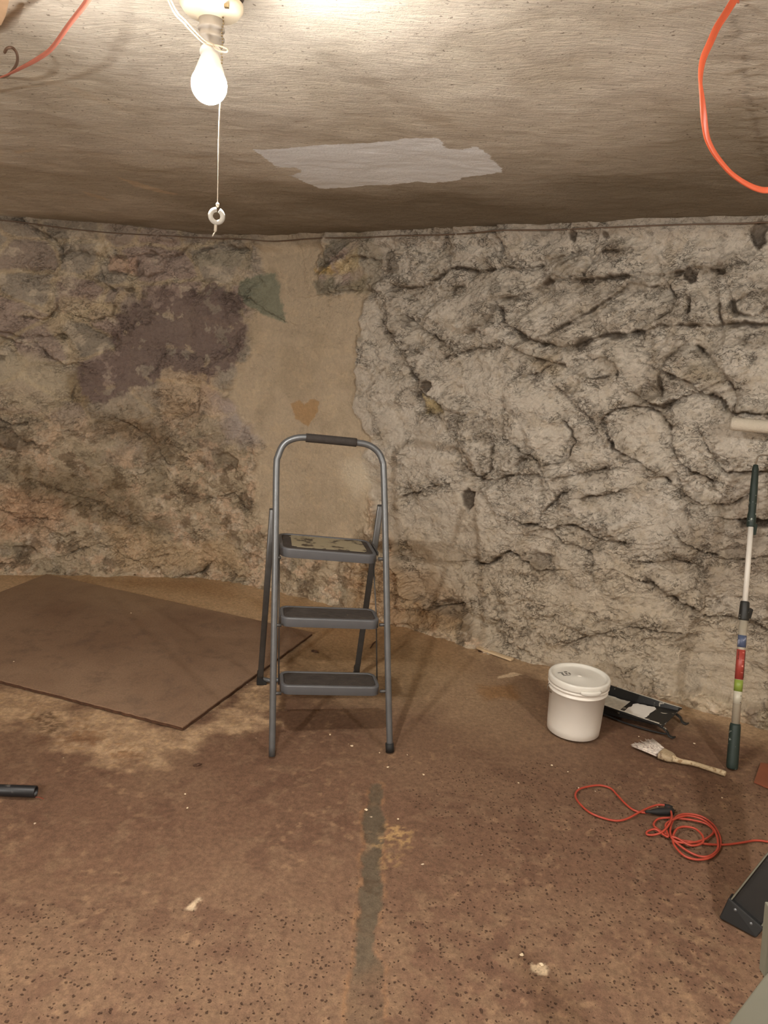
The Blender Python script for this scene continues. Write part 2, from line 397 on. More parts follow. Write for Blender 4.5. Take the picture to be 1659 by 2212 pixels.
for pts, q_, _k in TRACED:
    us = [p[0] for p in pts]; zs = [p[1] for p in pts]
    i0, i1 = np.searchsorted(uu, [min(us) - 0.3, max(us) + 0.3]); j0, j1 = np.searchsorted(zz, [min(zs) - 0.3, max(zs) + 0.3])
    sl = (slice(max(i0, 0), i1), slice(max(j0, 0), j1))
    if DJ[sl].size: DJ[sl] = np.minimum(DJ[sl], dist_line(pts, WU[sl], WZ[sl])[0] / (0.6 + q_[0] * 60))
# relief --------------------------------------------------------------
H = 0.030 * fbm(U * 1.3, Z * 1.3, 0, 3) * (0.4 + 0.6 * (1 - plaster))
# rubble stones under the coat
v1, e1, c1 = voro(WU * 3.3 + 0.25 * fbm(U * 3, Z * 3, 11, 2), WZ * 4.8 + 3, 3)
stone = (1 - plaster * 0.9)
H += stone * (0.016 * (c1 - 0.5) + 0.020 * sst(0, 0.35, e1)) * (1 - 0.45 * low)
v2, e2, c2 = voro(WU * 9 + 7, WZ * 13, 6)
H += stone * (0.006 * (c2 - 0.5) + 0.005 * sst(0, 0.25, e2))
# trowelled coat: lumps, torn ledges and folds
f1 = fbm(WU * 5 + 2, WZ * 7, 2, 5, 0.55)
t = f1 * 5.5; fr = t - np.floor(t)
H += (0.0075 * stone + 0.0008) * (np.floor(t) + sst(0.75, 1.0, fr))
g = fbm((U * 0.8 + Z * 0.6) * 9, (Z * 0.8 - U * 0.6) * 26, 12, 4, 0.6); t2 = g * 4; fr2 = t2 - np.floor(t2)
jz = np.exp(-DJ / 0.055)
rough_zone = np.clip(0.12 + 1.1 * jz + 0.75 * sst(0.0, 0.4, fbm(U * 2.6 + 8, Z * 2.6, 13, 3)) + 0.25 * low, 0, 1) * (1 - plaster * 0.92)
H *= 0.35 + 0.65 * rough_zone
H += stone * 0.022 * (1 - np.exp(-DJ / 0.05))
H += 0.016 * fbm(U * 1.3, Z * 1.3, 0, 3)
H += 0.0055 * rough_zone * (np.floor(t2) + sst(0.8, 1.0, fr2))
H += 0.0028 * fbm(U * 45, Z * 45, 14, 4, 0.6) * (0.25 + 0.75 * rough_zone + 0.6 * low * (1 - plaster))
H += low * (1 - 0.85 * plaster) * 0.010 * fbm(U * 14, Z * 16, 10, 5, 0.6)

grime_shade = np.zeros_like(H)
for (sx_, sz_, sd_, th_, dp_) in ((7, 13, 0, 0.030, 0.007), (15, 24, 4, 0.045, 0.005)):
    a0_ = 0.45 if sd_ else -0.3
    ru, rz_ = U * math.cos(a0_) + Z * math.sin(a0_), Z * math.cos(a0_) - U * math.sin(a0_)
    nn = fbm(ru * sx_ + 0.5 * fbm(U * 12, Z * 12, 3, 3), rz_ * sz_ + 0.5 * fbm(U * 12, Z * 12, 6, 3), sd_, 3)
    ms = sst(0.05, 0.28, fbm(U * 7 + sd_, Z * 8, 9 + sd_, 4, 0.6)) * np.clip(0.25 + rough_zone, 0, 1) * (1 - 0.9 * plaster)
    ln_ = np.exp(-(nn / th_) ** 2) * ms
    H -= dp_ * ln_; H += 0.005 * ms * sst(-th_, th_, nn) * np.exp(-np.abs(nn) * 5)
    grime_shade = np.maximum(grime_shade, ln_ * 0.75)
def crack(pts, wd=0.008, depth=0.022, ledge=0.012, dark=1.0, reach=0.07):
    global H, grime_shade
    us = [p[0] for p in pts]; zs = [p[1] for p in pts]
    i0, i1 = np.searchsorted(uu, [min(us) - 0.2, max(us) + 0.2]); j0, j1 = np.searchsorted(zz, [min(zs) - 0.2, max(zs) + 0.2])
    sl = (slice(max(i0, 0), i1), slice(max(j0, 0), j1))
    if H[sl].size == 0: return
    d, sg = dist_line(pts, WU[sl] + (WU2[sl] - U[sl]), WZ[sl] + (WZ2[sl] - Z[sl]))
    vary = 0.50 + 2.0 * fbm(U[sl] * 10, Z[sl] * 10, 15, 4)
    ww = wd * np.clip(vary, 0.12, 1.6)
    gk = np.exp(-(d / ww) ** 2)
    endf = 1.0
    H[sl] -= depth * gk * np.clip(vary, 0.0, 1.3)
    # the upper lip overhangs a little
    H[sl] += ledge * sg * np.exp(-d / reach) * sst(0, ww, d) * endf
    grime_shade[sl] = np.maximum(grime_shade[sl], dark * np.clip(vary * 1.3, 0, 1) * np.clip(np.exp(-(d / (ww * 1.4)) ** 2) * 1.1, 0, 1))
    grime_shade[sl] = np.maximum(grime_shade[sl], dark * 0.5 * np.exp(-d / 0.03) * sst(0.05, 0.45, fbm(U[sl] * 22, Z[sl] * 34, 7, 4, 0.65)))
def blob(pts, depth=0.03, dark=1.0, soft=0.02, rough=0.0):
    global H, grime_shade
    us = [p[0] for p in pts]; zs = [p[1] for p in pts]
    i0, i1 = np.searchsorted(uu, [min(us) - 0.1, max(us) + 0.1]); j0, j1 = np.searchsorted(zz, [min(zs) - 0.1, max(zs) + 0.1])
    sl = (slice(max(i0, 0), i1), slice(max(j0, 0), j1))
    d = sdf_poly(pts, WU[sl], WZ[sl]); m = sst(soft * 0.3, -soft, d)
    H[sl] -= depth * m; grime_shade[sl] = np.maximum(grime_shade[sl], dark * sst(0.006, -0.006, d))
def box_pts(x, y, a, b): return [(x - a, y - b * 0.4), (x - a * 0.2, y - b), (x + a, y - b * 0.5), (x + a * 0.8, y + b * 0.6), (x, y + b), (x - a * 0.8, y + b * 0.5)]

for pts, q_, k_d in TRACED: crack(pts, *q_, dark=k_d)
for p in [box_pts(885, 150, 16, 28), box_pts(1020, 150, 14, 16), box_pts(1357, 305, 26, 34), box_pts(1628, 150, 36, 60), box_pts(310, 745, 18, 26), box_pts(458, 1195, 26, 45), box_pts(1040, 985, 10, 22), box_pts(1600, 1300, 70, 26), box_pts(1480, 815, 10, 12)]:
    blob(R8(p), 0.035, 0.95)  # the wide flat one at far right is a painted shadow patch
for p, dk in [(box_pts(740, 1440, 50, 35), 0.45), (box_pts(375, 1650, 62, 52), 0.35), (box_pts(1190, 770, 50, 40), 0.4), (box_pts(1540, 1410, 60, 40), 0.4)]: blob(R8(p), 0.03, dk, 0.03)
for p, dk, dp in [([(905, 1062), (960, 1055), (1002, 1085), (995, 1118), (940, 1142), (915, 1110)], 0.75, 0.02), ([(-20, 945), (50, 950), (75, 990), (72, 1040), (-20, 1030)], 1.0, -0.02),
                  ([(825, 340), (870, 328), (925, 338), (870, 350)], 0.7, 0.02), ([(-10, 645), (25, 650), (20, 670), (-10, 668)], 0.9, 0.02), ([(60, 1440), (130, 1430), (180, 1480), (70, 1490)], 0.6, 0.02), ([(560, 300), (600, 290), (610, 325), (565, 325)], 0.7, 0.02),
                  ([(640, 1330), (710, 1300), (730, 1400), (660, 1390)], 0.45, 0.01), ([(915, 760), (985, 755), (980, 810), (925, 805)], 0.4, 0.004), ([(780, 1540), (860, 1520), (870, 1545), (800, 1565)], 0.6, -0.01)]: blob(R7(p), dp, dk)

# natural crevices between the buried stones, and recesses the brush never reached
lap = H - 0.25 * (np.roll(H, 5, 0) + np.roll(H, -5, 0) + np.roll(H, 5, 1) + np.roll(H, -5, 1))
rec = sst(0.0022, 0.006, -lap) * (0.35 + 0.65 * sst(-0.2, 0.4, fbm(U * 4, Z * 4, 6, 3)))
grime_shade = np.maximum(grime_shade, rec * 0.45 * (1 - plaster * 0.7))
# overhanging foot of the wall spreads into the floor

H -= 0.07 * paint * sst(1.3, 0.3, Z)
H += 0.032 * sst(0.11, 0.0, Z) * (0.6 + 0.8 * fbm(U * 6, Z * 6, 5, 3))
H += 0.035 * sst(2.06, 2.11, Z + 0.03 * fbm(U * 4, Z * 2, 9, 3)) * sst(0.2, 0.0, np.abs(fbm(U * 1.2, Z * 0, 9, 2)) - 0.2)

# colour --------------------------------------------------------------
tan_, peach, olive, brown, pale = lin(176, 158, 132), lin(192, 164, 136), lin(134, 124, 102), lin(108, 90, 70), lin(200, 186, 164)
greyst = lin(152, 143, 130)
n1 = fbm(WU * 6, WZ * 7, 3, 5, 0.62); n2 = fbm(WU * 11 + 5, WZ * 11, 8, 5, 0.65); n3 = fbm(WU * 3 + 9, WZ * 3, 12, 4, 0.6); n4 = fbm(WU * 24, WZ * 28, 13, 4, 0.65)
col = np.zeros(H.shape + (3,)) + tan_
# upper left: grey-pink stones with sandy joints
up = leftw * (1 - low)
col = mix(col, mix(np.zeros_like(col) + greyst, lin(132, 124, 112), sst(0.3, 0.9, (c1 * 7) % 1.0)), up * sst(0.03, 0.16, e1) * 0.85)
col = mix(col, lin(176, 150, 140), up * sst(0.55, 0.8, c1) * 0.5 * sst(0.03, 0.16, e1))
col = mix(col, lin(200, 184, 152), up * sst(-0.1, 0.3, n1) * (1 - sst(0.06 + 0.1 * n2, 0.22 + 0.1 * n2, e1)) * 0.6)
col = mix(col, pale, up * sst(0.1, 0.35, n1) * 0.6)
# lower left: blotched damp plaster
lw = leftw * low
col = mix(col, olive, lw * sst(-0.05, 0.28, n3) * 0.55)
col = mix(col, peach, lw * sst(0.02, 0.22, n1) * 0.85)
col = mix(col, brown, lw * sst(0.06, 0.26, fbm(WU * 7 + 20, WZ * 8, 5, 5, 0.65)) * 0.75)
col = mix(col, pale, lw * sst(0.16, 0.4, -n2 + 0.4 * n1) * 0.55)
col = mix(col, lin(100, 88, 70), lw * sst(0.18, 0.4, n4) * 0.35)
col = mix(col, lin(140, 125, 112), leftw * (1 - mauve) * sst(0.2, 0.45, n3) * 0.35)
# patches traced from the photograph
def patch(pts, c, amt, soft=0.012, conv=R7, n=0.02):
    global col
    d = sdf_poly(conv(pts), WU, WZ) + n * fbm(U * 20, Z * 20, 11, 4, 0.6)
    col = mix(col, c, amt * sst(soft, -soft, d))
patch([(0, 640), (160, 650), (300, 720), (330, 800), (300, 870), (120, 880), (0, 860)], lin(186, 172, 144), 0.6, 0.04)
patch([(270, 720), (400, 700), (440, 800), (360, 870), (300, 850)], lin(128, 108, 78), 0.7, 0.03)
patch([(60, 470), (250, 520), (480, 500), (500, 430), (580, 370), (540, 350), (470, 430), (250, 400), (240, 500)], lin(200, 180, 146), 0.6, 0.02)
patch([(450, 240), (575, 245), (572, 318), (455, 300)], lin(184, 152, 130), 0.7)
patch([(680, 700), (900, 700), (900, 800), (830, 900), (700, 910), (660, 800)], lin(188, 158, 124), 0.5, 0.05)
patch([(380, 880), (700, 930), (760, 1100), (560, 1020), (420, 960)], lin(104, 84, 58), 0.55, 0.05)
patch([(940, 860), (1130, 900), (1100, 1030), (960, 1000)], lin(172, 160, 156), 0.6, 0.06)
patch([(60, 1100), (500, 1150), (640, 1330), (720, 1340), (660, 1420), (420, 1350), (100, 1240)], lin(110, 92, 66), 0.6, 0.06)
patch([(0, 1180), (250, 1260), (300, 1330), (0, 1420)], lin(190, 150, 118), 0.6, 0.06)
patch([(440, 1340), (780, 1440), (960, 1400), (1050, 1560), (500, 1540)], lin(186, 158, 122), 0.6, 0.05)
col = mix(col, lin(112, 96, 90), mauve * (1 - 0.6 * sst(0.2, 0.3, fbm(WU * 8, WZ * 8, 14, 5, 0.6))) * 0.92)
pc = mix(np.zeros_like(col) + lin(180, 163, 138), lin(160, 143, 118), sst(-0.1, 0.4, n3) * 0.6)
pc = mix(pc, lin(192, 172, 142), sst(0.0, 0.4, n1) * 0.5)
col = col + (pc - col) * plaster[..., None] * 0.92
patch([(998, 385), (1010, 345), (1050, 322), (1145, 305), (1168, 365), (1175, 430), (1192, 512), (1140, 492), (1080, 478), (1025, 445)], lin(118, 122, 104), 0.9)
patch([(1310, 345), (1395, 330), (1420, 380), (1330, 400)], lin(120, 114, 98), 0.85)
patch([(1350, 330), (1380, 260), (1480, 200), (1480, 165), (1430, 160), (1330, 270)], lin(112, 108, 94), 0.8)
patch([(1400, 360), (1570, 310), (1570, 380), (1430, 395)], lin(110, 104, 90), 0.7)
patch([(1320, 300), (1390, 275), (1380, 310), (1325, 318)], lin(190, 160, 100), 0.8)
patch([(1400, 270), (1520, 210), (1600, 230), (1500, 300), (1400, 320)], lin(206, 184, 136), 0.7, 0.02)
patch([(790, 225), (1050, 205), (1058, 290), (800, 280)], lin(150, 142, 122), 0.6)
patch([(1215, 850), (1250, 834), (1272, 858), (1300, 836), (1336, 842), (1330, 890), (1285, 945), (1235, 920)], lin(168, 132, 90), 0.85, 0.006, n=0.006)
# limewash
lime = mix(np.zeros_like(col) + lin(214, 203, 186), lin(192, 180, 163), sst(0.0, 0.45, n3) * 0.7)
lime = mix(lime, lin(224, 214, 199), sst(0.05, 0.4, n1) * 0.5)
lime = mix(lime, lin(184, 164, 134), sst(0.12, 0.4, n2) * 0.35)
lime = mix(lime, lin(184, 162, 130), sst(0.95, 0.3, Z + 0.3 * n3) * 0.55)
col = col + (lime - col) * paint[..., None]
patch([(145, 290), (150, 215), (185, 205), (190, 280), (165, 305)], lin(132, 122, 108), 0.85, 0.006, R8, 0.004)
patch([(0, 130), (110, 130), (130, 260), (100, 370), (0, 380)], lin(150, 138, 112), 0.5, 0.02, R8)
patch([(1380, 640), (1480, 700), (1480, 740), (1300, 720)], lin(160, 140, 104), 0.5, 0.03, R8)
patch([(700, 640), (830, 620), (830, 700), (760, 690)], lin(170, 142, 92), 0.5, 0.04, R8)
patch([(290, 770), (350, 820), (380, 860), (300, 850)], lin(205, 180, 122), 0.8, 0.01, R8)
patch([(1240, 1480), (1240, 1430), (1330, 1290), (1659, 1200), (1659, 1620), (1400, 1560)], lin(136, 118, 96), 0.45, 0.08, R8)
patch([(0, 1430), (300, 1480), (440, 1600), (430, 1740), (0, 1640)], lin(160, 124, 84), 0.55, 0.06, R8)
patch([(1500, 1120), (1600, 1080), (1659, 1500), (1540, 1500)], lin(140, 120, 104), 0.35, 0.05, R8)
patch([(1420, 1100), (1520, 1080), (1560, 1180), (1480, 1240), (1430, 1170)], lin(212, 200, 176), 0.5, 0.05, R7)
dj_ = np.exp(-DJ / 0.045) * sst(-0.25, 0.3, fbm(U * 9, Z * 11, 2, 4, 0.65)) * paint
col = mix(col, lin(142, 126, 104), dj_ * 0.75)
# dark spatter where the limewash has flaked
fl = sst(0.26, 0.36, fbm(WU * 30, WZ * 42, 10, 4, 0.6)) * sst(-0.05, 0.35, fbm(U * 2.2 + 3, Z * 2.4, 2, 3)) * paint
col = mix(col, lin(128, 108, 86), fl * 0.5)
drk = lin(80, 66, 52)
col = col * (1 + 0.38 * (1 - paint))[..., None]
col = col ** 0.86
col = mix(col, drk, np.clip(grime_shade, 0, 1) * 0.85 * (0.6 + 0.4 * paint))
# greyish-brown line under the ceiling
top_line = sst(2.07, 2.13, Z + 0.05 * fbm(U * 3, Z * 3, 5, 4))
col = mix(col, lin(150, 136, 120), top_line * 0.5)

m, N, Lk, b, a, tc = surf_mat('stone_wall')
ob = tc.outputs['Object']
nA = noise_node(N, Lk, ob, 55, 6, 0.7); nB = noise_node(N, Lk, ob, 190, 5, 0.65)
c_ = scale_col(N, Lk, a.outputs['Color'], mapr(N, Lk, nA, 0.25, 0.75, 0.86, 1.14))
vo = N.new('ShaderNodeTexVoronoi'); vo.inputs['Scale'].default_value = 75; Lk.new(ob, vo.inputs['Vector'])
spk = math_node(N, Lk, 'MULTIPLY', mapr(N, Lk, vo.outputs['Distance'], 0.22, 0.10, 0, 1), mapr(N, Lk, noise_node(N, Lk, ob, 14, 4), 0.56, 0.62, 0, 1))
c_ = mixc(N, Lk, math_node(N, Lk, 'MULTIPLY', spk, 0.3), c_, L4(88, 70, 54))
tr_ = N.new('ShaderNodeAttribute'); tr_.attribute_name = 'tornness'
def hair(rot, sc, seed, width, lo, hi):
    mp = N.new('ShaderNodeMapping'); mp.inputs['Scale'].default_value = sc; mp.inputs['Rotation'].default_value = rot; mp.inputs['Location'].default_value = (seed, seed * 2, 0); Lk.new(ob, mp.inputs['Vector'])
    n0 = noise_node(N, Lk, mp.outputs[0], 1.0, 4, 0.6, 0.6)
    d0 = math_node(N, Lk, 'ABSOLUTE', math_node(N, Lk, 'SUBTRACT', n0, 0.5))
    l0_ = mapr(N, Lk, d0, width, 0.0, 0, 1)
    k0_ = mapr(N, Lk, noise_node(N, Lk, mapping(N, Lk, ob, (9 + seed, 9, 14)), 1.0, 4, 0.6), lo, hi, 0, 1)
    k0_ = math_node(N, Lk, 'MULTIPLY', k0_, mapr(N, Lk, tr_.outputs['Fac'], 0.0, 0.8, 0.15, 1.0))
    return math_node(N, Lk, 'MULTIPLY', l0_, k0_)
h1 = hair((0.5, 0.3, 0), (9, 9, 17), 1, 0.020, 0.50, 0.60); h2 = hair((-0.4, 0.2, 0), (24, 24, 40), 3, 0.030, 0.50, 0.60)
hairs = math_node(N, Lk, 'MAXIMUM', h1, h2)
c_ = mixc(N, Lk, math_node(N, Lk, 'MULTIPLY', hairs, 0.42), c_, L4(96, 78, 60))
Lk.new(c_, b.inputs['Base Color'])
hb = math_node(N, Lk, 'ADD', math_node(N, Lk, 'MULTIPLY', nA, 0.7), math_node(N, Lk, 'MULTIPLY', nB, 0.3))
Lk.new(bump_node(N, Lk, math_node(N, Lk, 'MULTIPLY', hairs, -1.0), 0.006, 1.0, bump_node(N, Lk, hb, 0.012, 1.0)), b.inputs['Normal'])
WALL_H = H
P = np.empty(H.shape + (3,)); P[..., 0] = wx[:, None] + nx[:, None] * H; P[..., 1] = wy[:, None] + ny[:, None] * H; P[..., 2] = Z
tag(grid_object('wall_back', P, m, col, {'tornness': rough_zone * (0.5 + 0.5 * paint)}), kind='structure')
def wall_h(u, z): return float(WALL_H[min(max(int(u / ULEN * (NU - 1)), 0), NU - 1), min(max(int((z + 0.01) / (ROOM_H + 0.02) * (NZ - 1)), 0), NZ - 1)])

# plain side and rear walls out of view close the cellar
side_m = mat('cellar_side_wall', (178, 162, 138), 0.9, vary=0.15, vscale=6, bump=0.02, bscale=9)
def slab(name, c, size, kind='structure', mt=side_m):
    o = MB().box(c, size).build(name, mt); o['kind'] = kind; return o
slab('wall_left', (-3.05, 0.9, ROOM_H / 2), (0.1, 7.0, ROOM_H + 0.1))
slab('wall_right', (2.45, 0.15, ROOM_H / 2), (0.1, 5.5, ROOM_H + 0.1))
slab('wall_rear', (-0.3, -2.65, ROOM_H / 2), (5.6, 0.1, ROOM_H + 0.1))

# ---- floor
gx = np.concatenate([np.arange(-3.1, -2.6, 0.05), np.arange(-2.6, 2.1, 0.0065), np.arange(2.1, 2.55, 0.05)])
gy = np.concatenate([np.arange(-2.7, 1.2, 0.1), np.arange(1.2, 4.8, 0.0065), [4.9]])
X, Y = np.meshgrid(gx, gy, indexing='ij')
WX = X + 0.02 * fbm(X * 8, Y * 8, 1, 5, 0.6); WY = Y + 0.02 * fbm(X * 8 + 30, Y * 8, 2, 5, 0.6)
def F(pts, z=0): return [tuple(at(a_, b_, z))[:2] for a_, b_ in pts]
def fl_poly(pts, soft, n=0.03, s=4):
    d = sdf_poly(F(pts), WX, WY) + n * fbm(X * 7, Y * 7, s, 4, 0.6); return sst(soft, -soft, d), d
m1, m2, m3, m4 = fbm(X * 1.6, Y * 1.6, 3, 4), fbm(X * 5, Y * 5, 6, 5, 0.6), fbm(X * 14, Y * 14, 9, 5, 0.65), fbm(X * 40, Y * 40, 12, 4, 0.65)
redb, bareb, sandy, greyc = lin(120, 94, 77), lin(140, 116, 95), lin(184, 152, 112), lin(112, 100, 80)
col = np.zeros(X.shape + (3,)) + redb
col = mix(col, lin(130, 105, 86), sst(-0.2, 0.3, m1))
col = mix(col, lin(104, 78, 64), sst(0.05, 0.35, m2) * 0.5)
col = mix(col, bareb, sst(0.12, 0.4, m3 + 0.4 * m2) * 0.5)
fg = sst(2.1, 1.55, Y + 0.3 * m1)
col = mix(col, lin(138, 114, 92), fg * sst(-0.15, 0.25, m3) * 0.6)
# dusty strip at the wall foot
dw = np.min(np.stack([np.hypot(X - wx[i], Y - wy[i]) for i in range(0, NU, 60)]), 0)
dust = sst(1.15, 0.45, dw + 0.2 * m1 + 0.12 * m3) * sst(0.9, -0.4, X - 0.2)
dust = np.maximum(dust, sst(0.32, 0.05, dw + 0.1 * m2) * 0.7)
col = mix(col, lin(206, 184, 152), dust * 0.9)
gb, _d = fl_poly([(0, 1240), (450, 1250), (620, 1345), (680, 1375), (600, 1450), (1000, 1440), (1000, 1380), (830, 1320)], 0.15)
col = mix(col, lin(160, 130, 94), gb * 0.6)
gr, _d = fl_poly([(600, 1400), (900, 1380), (960, 1430), (900, 1520), (620, 1500)], 0.12)
col = mix(col, lin(122, 104, 78), gr * 0.5)
worn, dwn = fl_poly([(-100, 1450), (60, 1480), (395, 1582), (600, 1440), (620, 1520), (560, 1560), (430, 1600), (350, 1650), (220, 1640), (160, 1600), (60, 1570), (-100, 1540)], 0.07, 0.13)
col = mix(col, lin(184, 160, 132), worn * (0.55 + 0.45 * sst(-0.2, 0.3, m3)))
col = mix(col, lin(196, 168, 130), worn * sst(0.1, 0.35, m4) * 0.5)
pit, dpt = fl_poly([(70, 1545), (110, 1535), (150, 1560), (140, 1585), (90, 1580)], 0.02, 0.05)
rub, _d = fl_poly([(-20, 1500), (60, 1520), (180, 1550), (260, 1590), (330, 1620), (300, 1650), (200, 1620), (80, 1590), (-20, 1540)], 0.05, 0.05)
col = mix(col, lin(120, 84, 56), rub * sst(0.02, 0.3, m2 + 0.5 * m4) * 0.6); col = mix(col, lin(84, 62, 44), pit * 0.75 * sst(-0.3, 0.2, m4))
strip, ds = fl_poly([(800, 1690), (795, 1740), (780, 1752), (788, 1785), (790, 1830), (779, 1845), (783, 1908), (775, 1915), (775, 1960), (771, 1990), (775, 2040), (765, 2060), (765, 2100), (740, 2230), (822, 2230), (827, 2150), (825, 2080), (812, 2060), (810, 2010), (815, 1985), (825, 1950), (822, 1900), (823, 1805), (836, 1785), (825, 1745), (822, 1690)], 0.004, 0.006)
cl = mix(np.zeros_like(col) + lin(98, 90, 76), lin(112, 96, 78), sst(-0.1, 0.4, m2)); cl = mix(cl, lin(74, 58, 42), sst(0.22, 0.36, m3) * 0.6)
strip *= 1 - 0.6 * sst(1.62, 1.5, Y)
col = col + (cl - col) * strip[..., None] * 0.9
edge = np.exp(-((ds - 0.006) / 0.006) ** 2) * (ds > 0)
col = mix(col, lin(164, 126, 92), edge * 0.5 * sst(-0.3, 0.2, m3))
sc, _d = fl_poly([(838, 1775), (900, 1790), (880, 1815), (826, 1812), (838, 1798)], 0.02, 0.07); col = mix(col, lin(186, 156, 112), sc * 0.8 * sst(-0.1, 0.2, m4))
s2, _d = fl_poly([(825, 1850), (870, 1850), (860, 1870), (825, 1870)], 0.01, 0.03); col = mix(col, lin(180, 150, 108), s2 * 0.5 * sst(-0.1, 0.2, m4))
yl, _d = fl_poly([(1040, 1480), (1110, 1475), (1120, 1505), (1050, 1510)], 0.03); col = mix(col, lin(150, 108, 58), yl * 0.5)
for q in [[(1068, 1460), (1110, 1450), (1125, 1456), (1100, 1466), (1075, 1468)], [(400, 1960), (425, 1946), (435, 1950), (410, 1966)], [(1150, 2080), (1175, 2082), (1170, 2098), (1152, 2092)]]:
    w_, _d = fl_poly(q, 0.004, 0.03); col = mix(col, lin(226, 208, 180), w_ * 0.85)
chips = sst(0.40, 0.46, fbm(X * 26, Y * 26, 15, 2)) * sst(0.0, 0.3, fbm(X * 3, Y * 3, 5, 3)); col = mix(col, lin(190, 160, 128), chips * 0.25)
col = col * np.array([0.86, 0.79, 0.72]) * (1 + 0.22 * dust[..., None] + 0.1 * worn[..., None])
HF = 0.006 * m1 + 0.0022 * m2 * (1 + 1.2 * worn) + 0.0012 * m3 * (1 + 4 * worn + 1.5 * rub + gb) - 0.010 * pit - 0.004 * strip + 0.004 * rub * m4
bflat = sst(0.05, -0.05, sdf_poly(F([(-900, 1700), (-900, 1150), (150, 1250), (680, 1360), (395, 1590)]), X, Y)); HF = HF * (1 - 0.9 * bflat)
HF = np.minimum(HF, 0.0045) - 0.0045
ar = np.clip(sst(-0.35, 0.75, X + 0.5 * m1) * sst(3.0, 2.0, Y) + sst(1.9, 1.5, Y) * 0.6, 0, 1) * (1 - strip * 0.9)
m, N, Lk, b, a, tc = surf_mat('floor_painted_concrete'); ob = tc.outputs['Object']
b.inputs['Roughness'].default_value = 0.72; b.inputs['Specular IOR Level'].default_value = 0.3
nA = noise_node(N, Lk, ob, 60, 6, 0.7); nB = noise_node(N, Lk, ob, 260, 4, 0.7)
c_ = scale_col(N, Lk, a.outputs['Color'], mapr(N, Lk, nA, 0.25, 0.75, 0.62, 1.38))
c_ = scale_col(N, Lk, c_, mapr(N, Lk, nB, 0.3, 0.7, 0.80, 1.20))
pt = N.new('ShaderNodeAttribute'); pt.attribute_name = 'pitting'
v = N.new('ShaderNodeTexVoronoi'); v.inputs['Scale'].default_value = 92
dn = N.new('ShaderNodeTexNoise'); dn.inputs['Scale'].default_value = 90; Lk.new(ob, dn.inputs['Vector'])
vm = N.new('ShaderNodeVectorMath'); vm.operation = 'MULTIPLY_ADD'; Lk.new(dn.outputs['Color'], vm.inputs[0]); vm.inputs[1].default_value = (0.012,) * 3; Lk.new(mapping(N, Lk, ob, (1, 1.0, 1)), vm.inputs[2])
Lk.new(vm.outputs[0], v.inputs['Vector'])
sepc = N.new('ShaderNodeSeparateColor'); Lk.new(v.outputs['Color'], sepc.inputs[0])
size = mapr(N, Lk, sepc.outputs[0], 0.15, 1.0, 0.0, 0.38)
pits = mapr(N, Lk, math_node(N, Lk, 'SUBTRACT', v.outputs['Distance'], size), 0.02, -0.08, 0, 1)
pits = math_node(N, Lk, 'MULTIPLY', pits, mapr(N, Lk, math_node(N, Lk, 'ADD', pt.outputs['Fac'], math_node(N, Lk, 'MULTIPLY', noise_node(N, Lk, ob, 5, 3), 0.9)), 0.62, 0.92, 0, 1))
c_ = mixc(N, Lk, math_node(N, Lk, 'MULTIPLY', pits, 0.8), c_, L4(58, 38, 26))
# pale scuffs
sf = mapr(N, Lk, noise_node(N, Lk, mapping(N, Lk, ob, (1, 1.6, 1)), 42, 8, 0.85, 0.2), 0.60, 0.80, 0, 1)
sf = math_node(N, Lk, 'MULTIPLY', sf, mapr(N, Lk, noise_node(N, Lk, ob, 4, 3), 0.42, 0.6, 0, 0.45))
c_ = mixc(N, Lk, sf, c_, L4(172, 146, 120))
sg = mapr(N, Lk, noise_node(N, Lk, ob, 150, 8, 0.8), 0.60, 0.70, 0, 1)
sg = math_node(N, Lk, 'MULTIPLY', sg, mapr(N, Lk, noise_node(N, Lk, ob, 3.2, 5, 0.7), 0.48, 0.62, 0, 0.7))
c_ = mixc(N, Lk, sg, c_, L4(184, 160, 132))
sh_ = mapr(N, Lk, noise_node(N, Lk, ob, 120, 8, 0.8), 0.58, 0.68, 0, 1)
sh_ = math_node(N, Lk, 'MULTIPLY', sh_, mapr(N, Lk, noise_node(N, Lk, mapping(N, Lk, ob, (1, 1, 1), (0, 0, 1)), 3.7, 5, 0.7), 0.46, 0.62, 0, 0.6))
c_ = mixc(N, Lk, sh_, c_, L4(84, 60, 46))
v3 = N.new('ShaderNodeTexVoronoi'); v3.inputs['Scale'].default_value = 13; Lk.new(vm.outputs[0], v3.inputs['Vector'])
sp3 = N.new('ShaderNodeSeparateColor'); Lk.new(v3.outputs['Color'], sp3.inputs[0])
fleck = mapr(N, Lk, math_node(N, Lk, 'SUBTRACT', v3.outputs['Distance'], mapr(N, Lk, sp3.outputs[1], 0.55, 1.0, 0, 0.06)), 0.0, -0.012, 0, 1)
c_ = mixc(N, Lk, math_node(N, Lk, 'MULTIPLY', fleck, 0.8), c_, L4(224, 204, 176))
Lk.new(c_, b.inputs['Base Color'])
n_ = bump_node(N, Lk, math_node(N, Lk, 'ADD', nA, math_node(N, Lk, 'MULTIPLY', nB, 0.5)), 0.003, 1.0)
n_ = bump_node(N, Lk, math_node(N, Lk, 'MULTIPLY', pits, -1.0), 0.003, 1.0, n_)
Lk.new(n_, b.inputs['Normal'])
P = np.stack([X, Y, HF], -1)
tag(grid_object('floor', P, m, col, {'pitting': ar}), kind='structure')

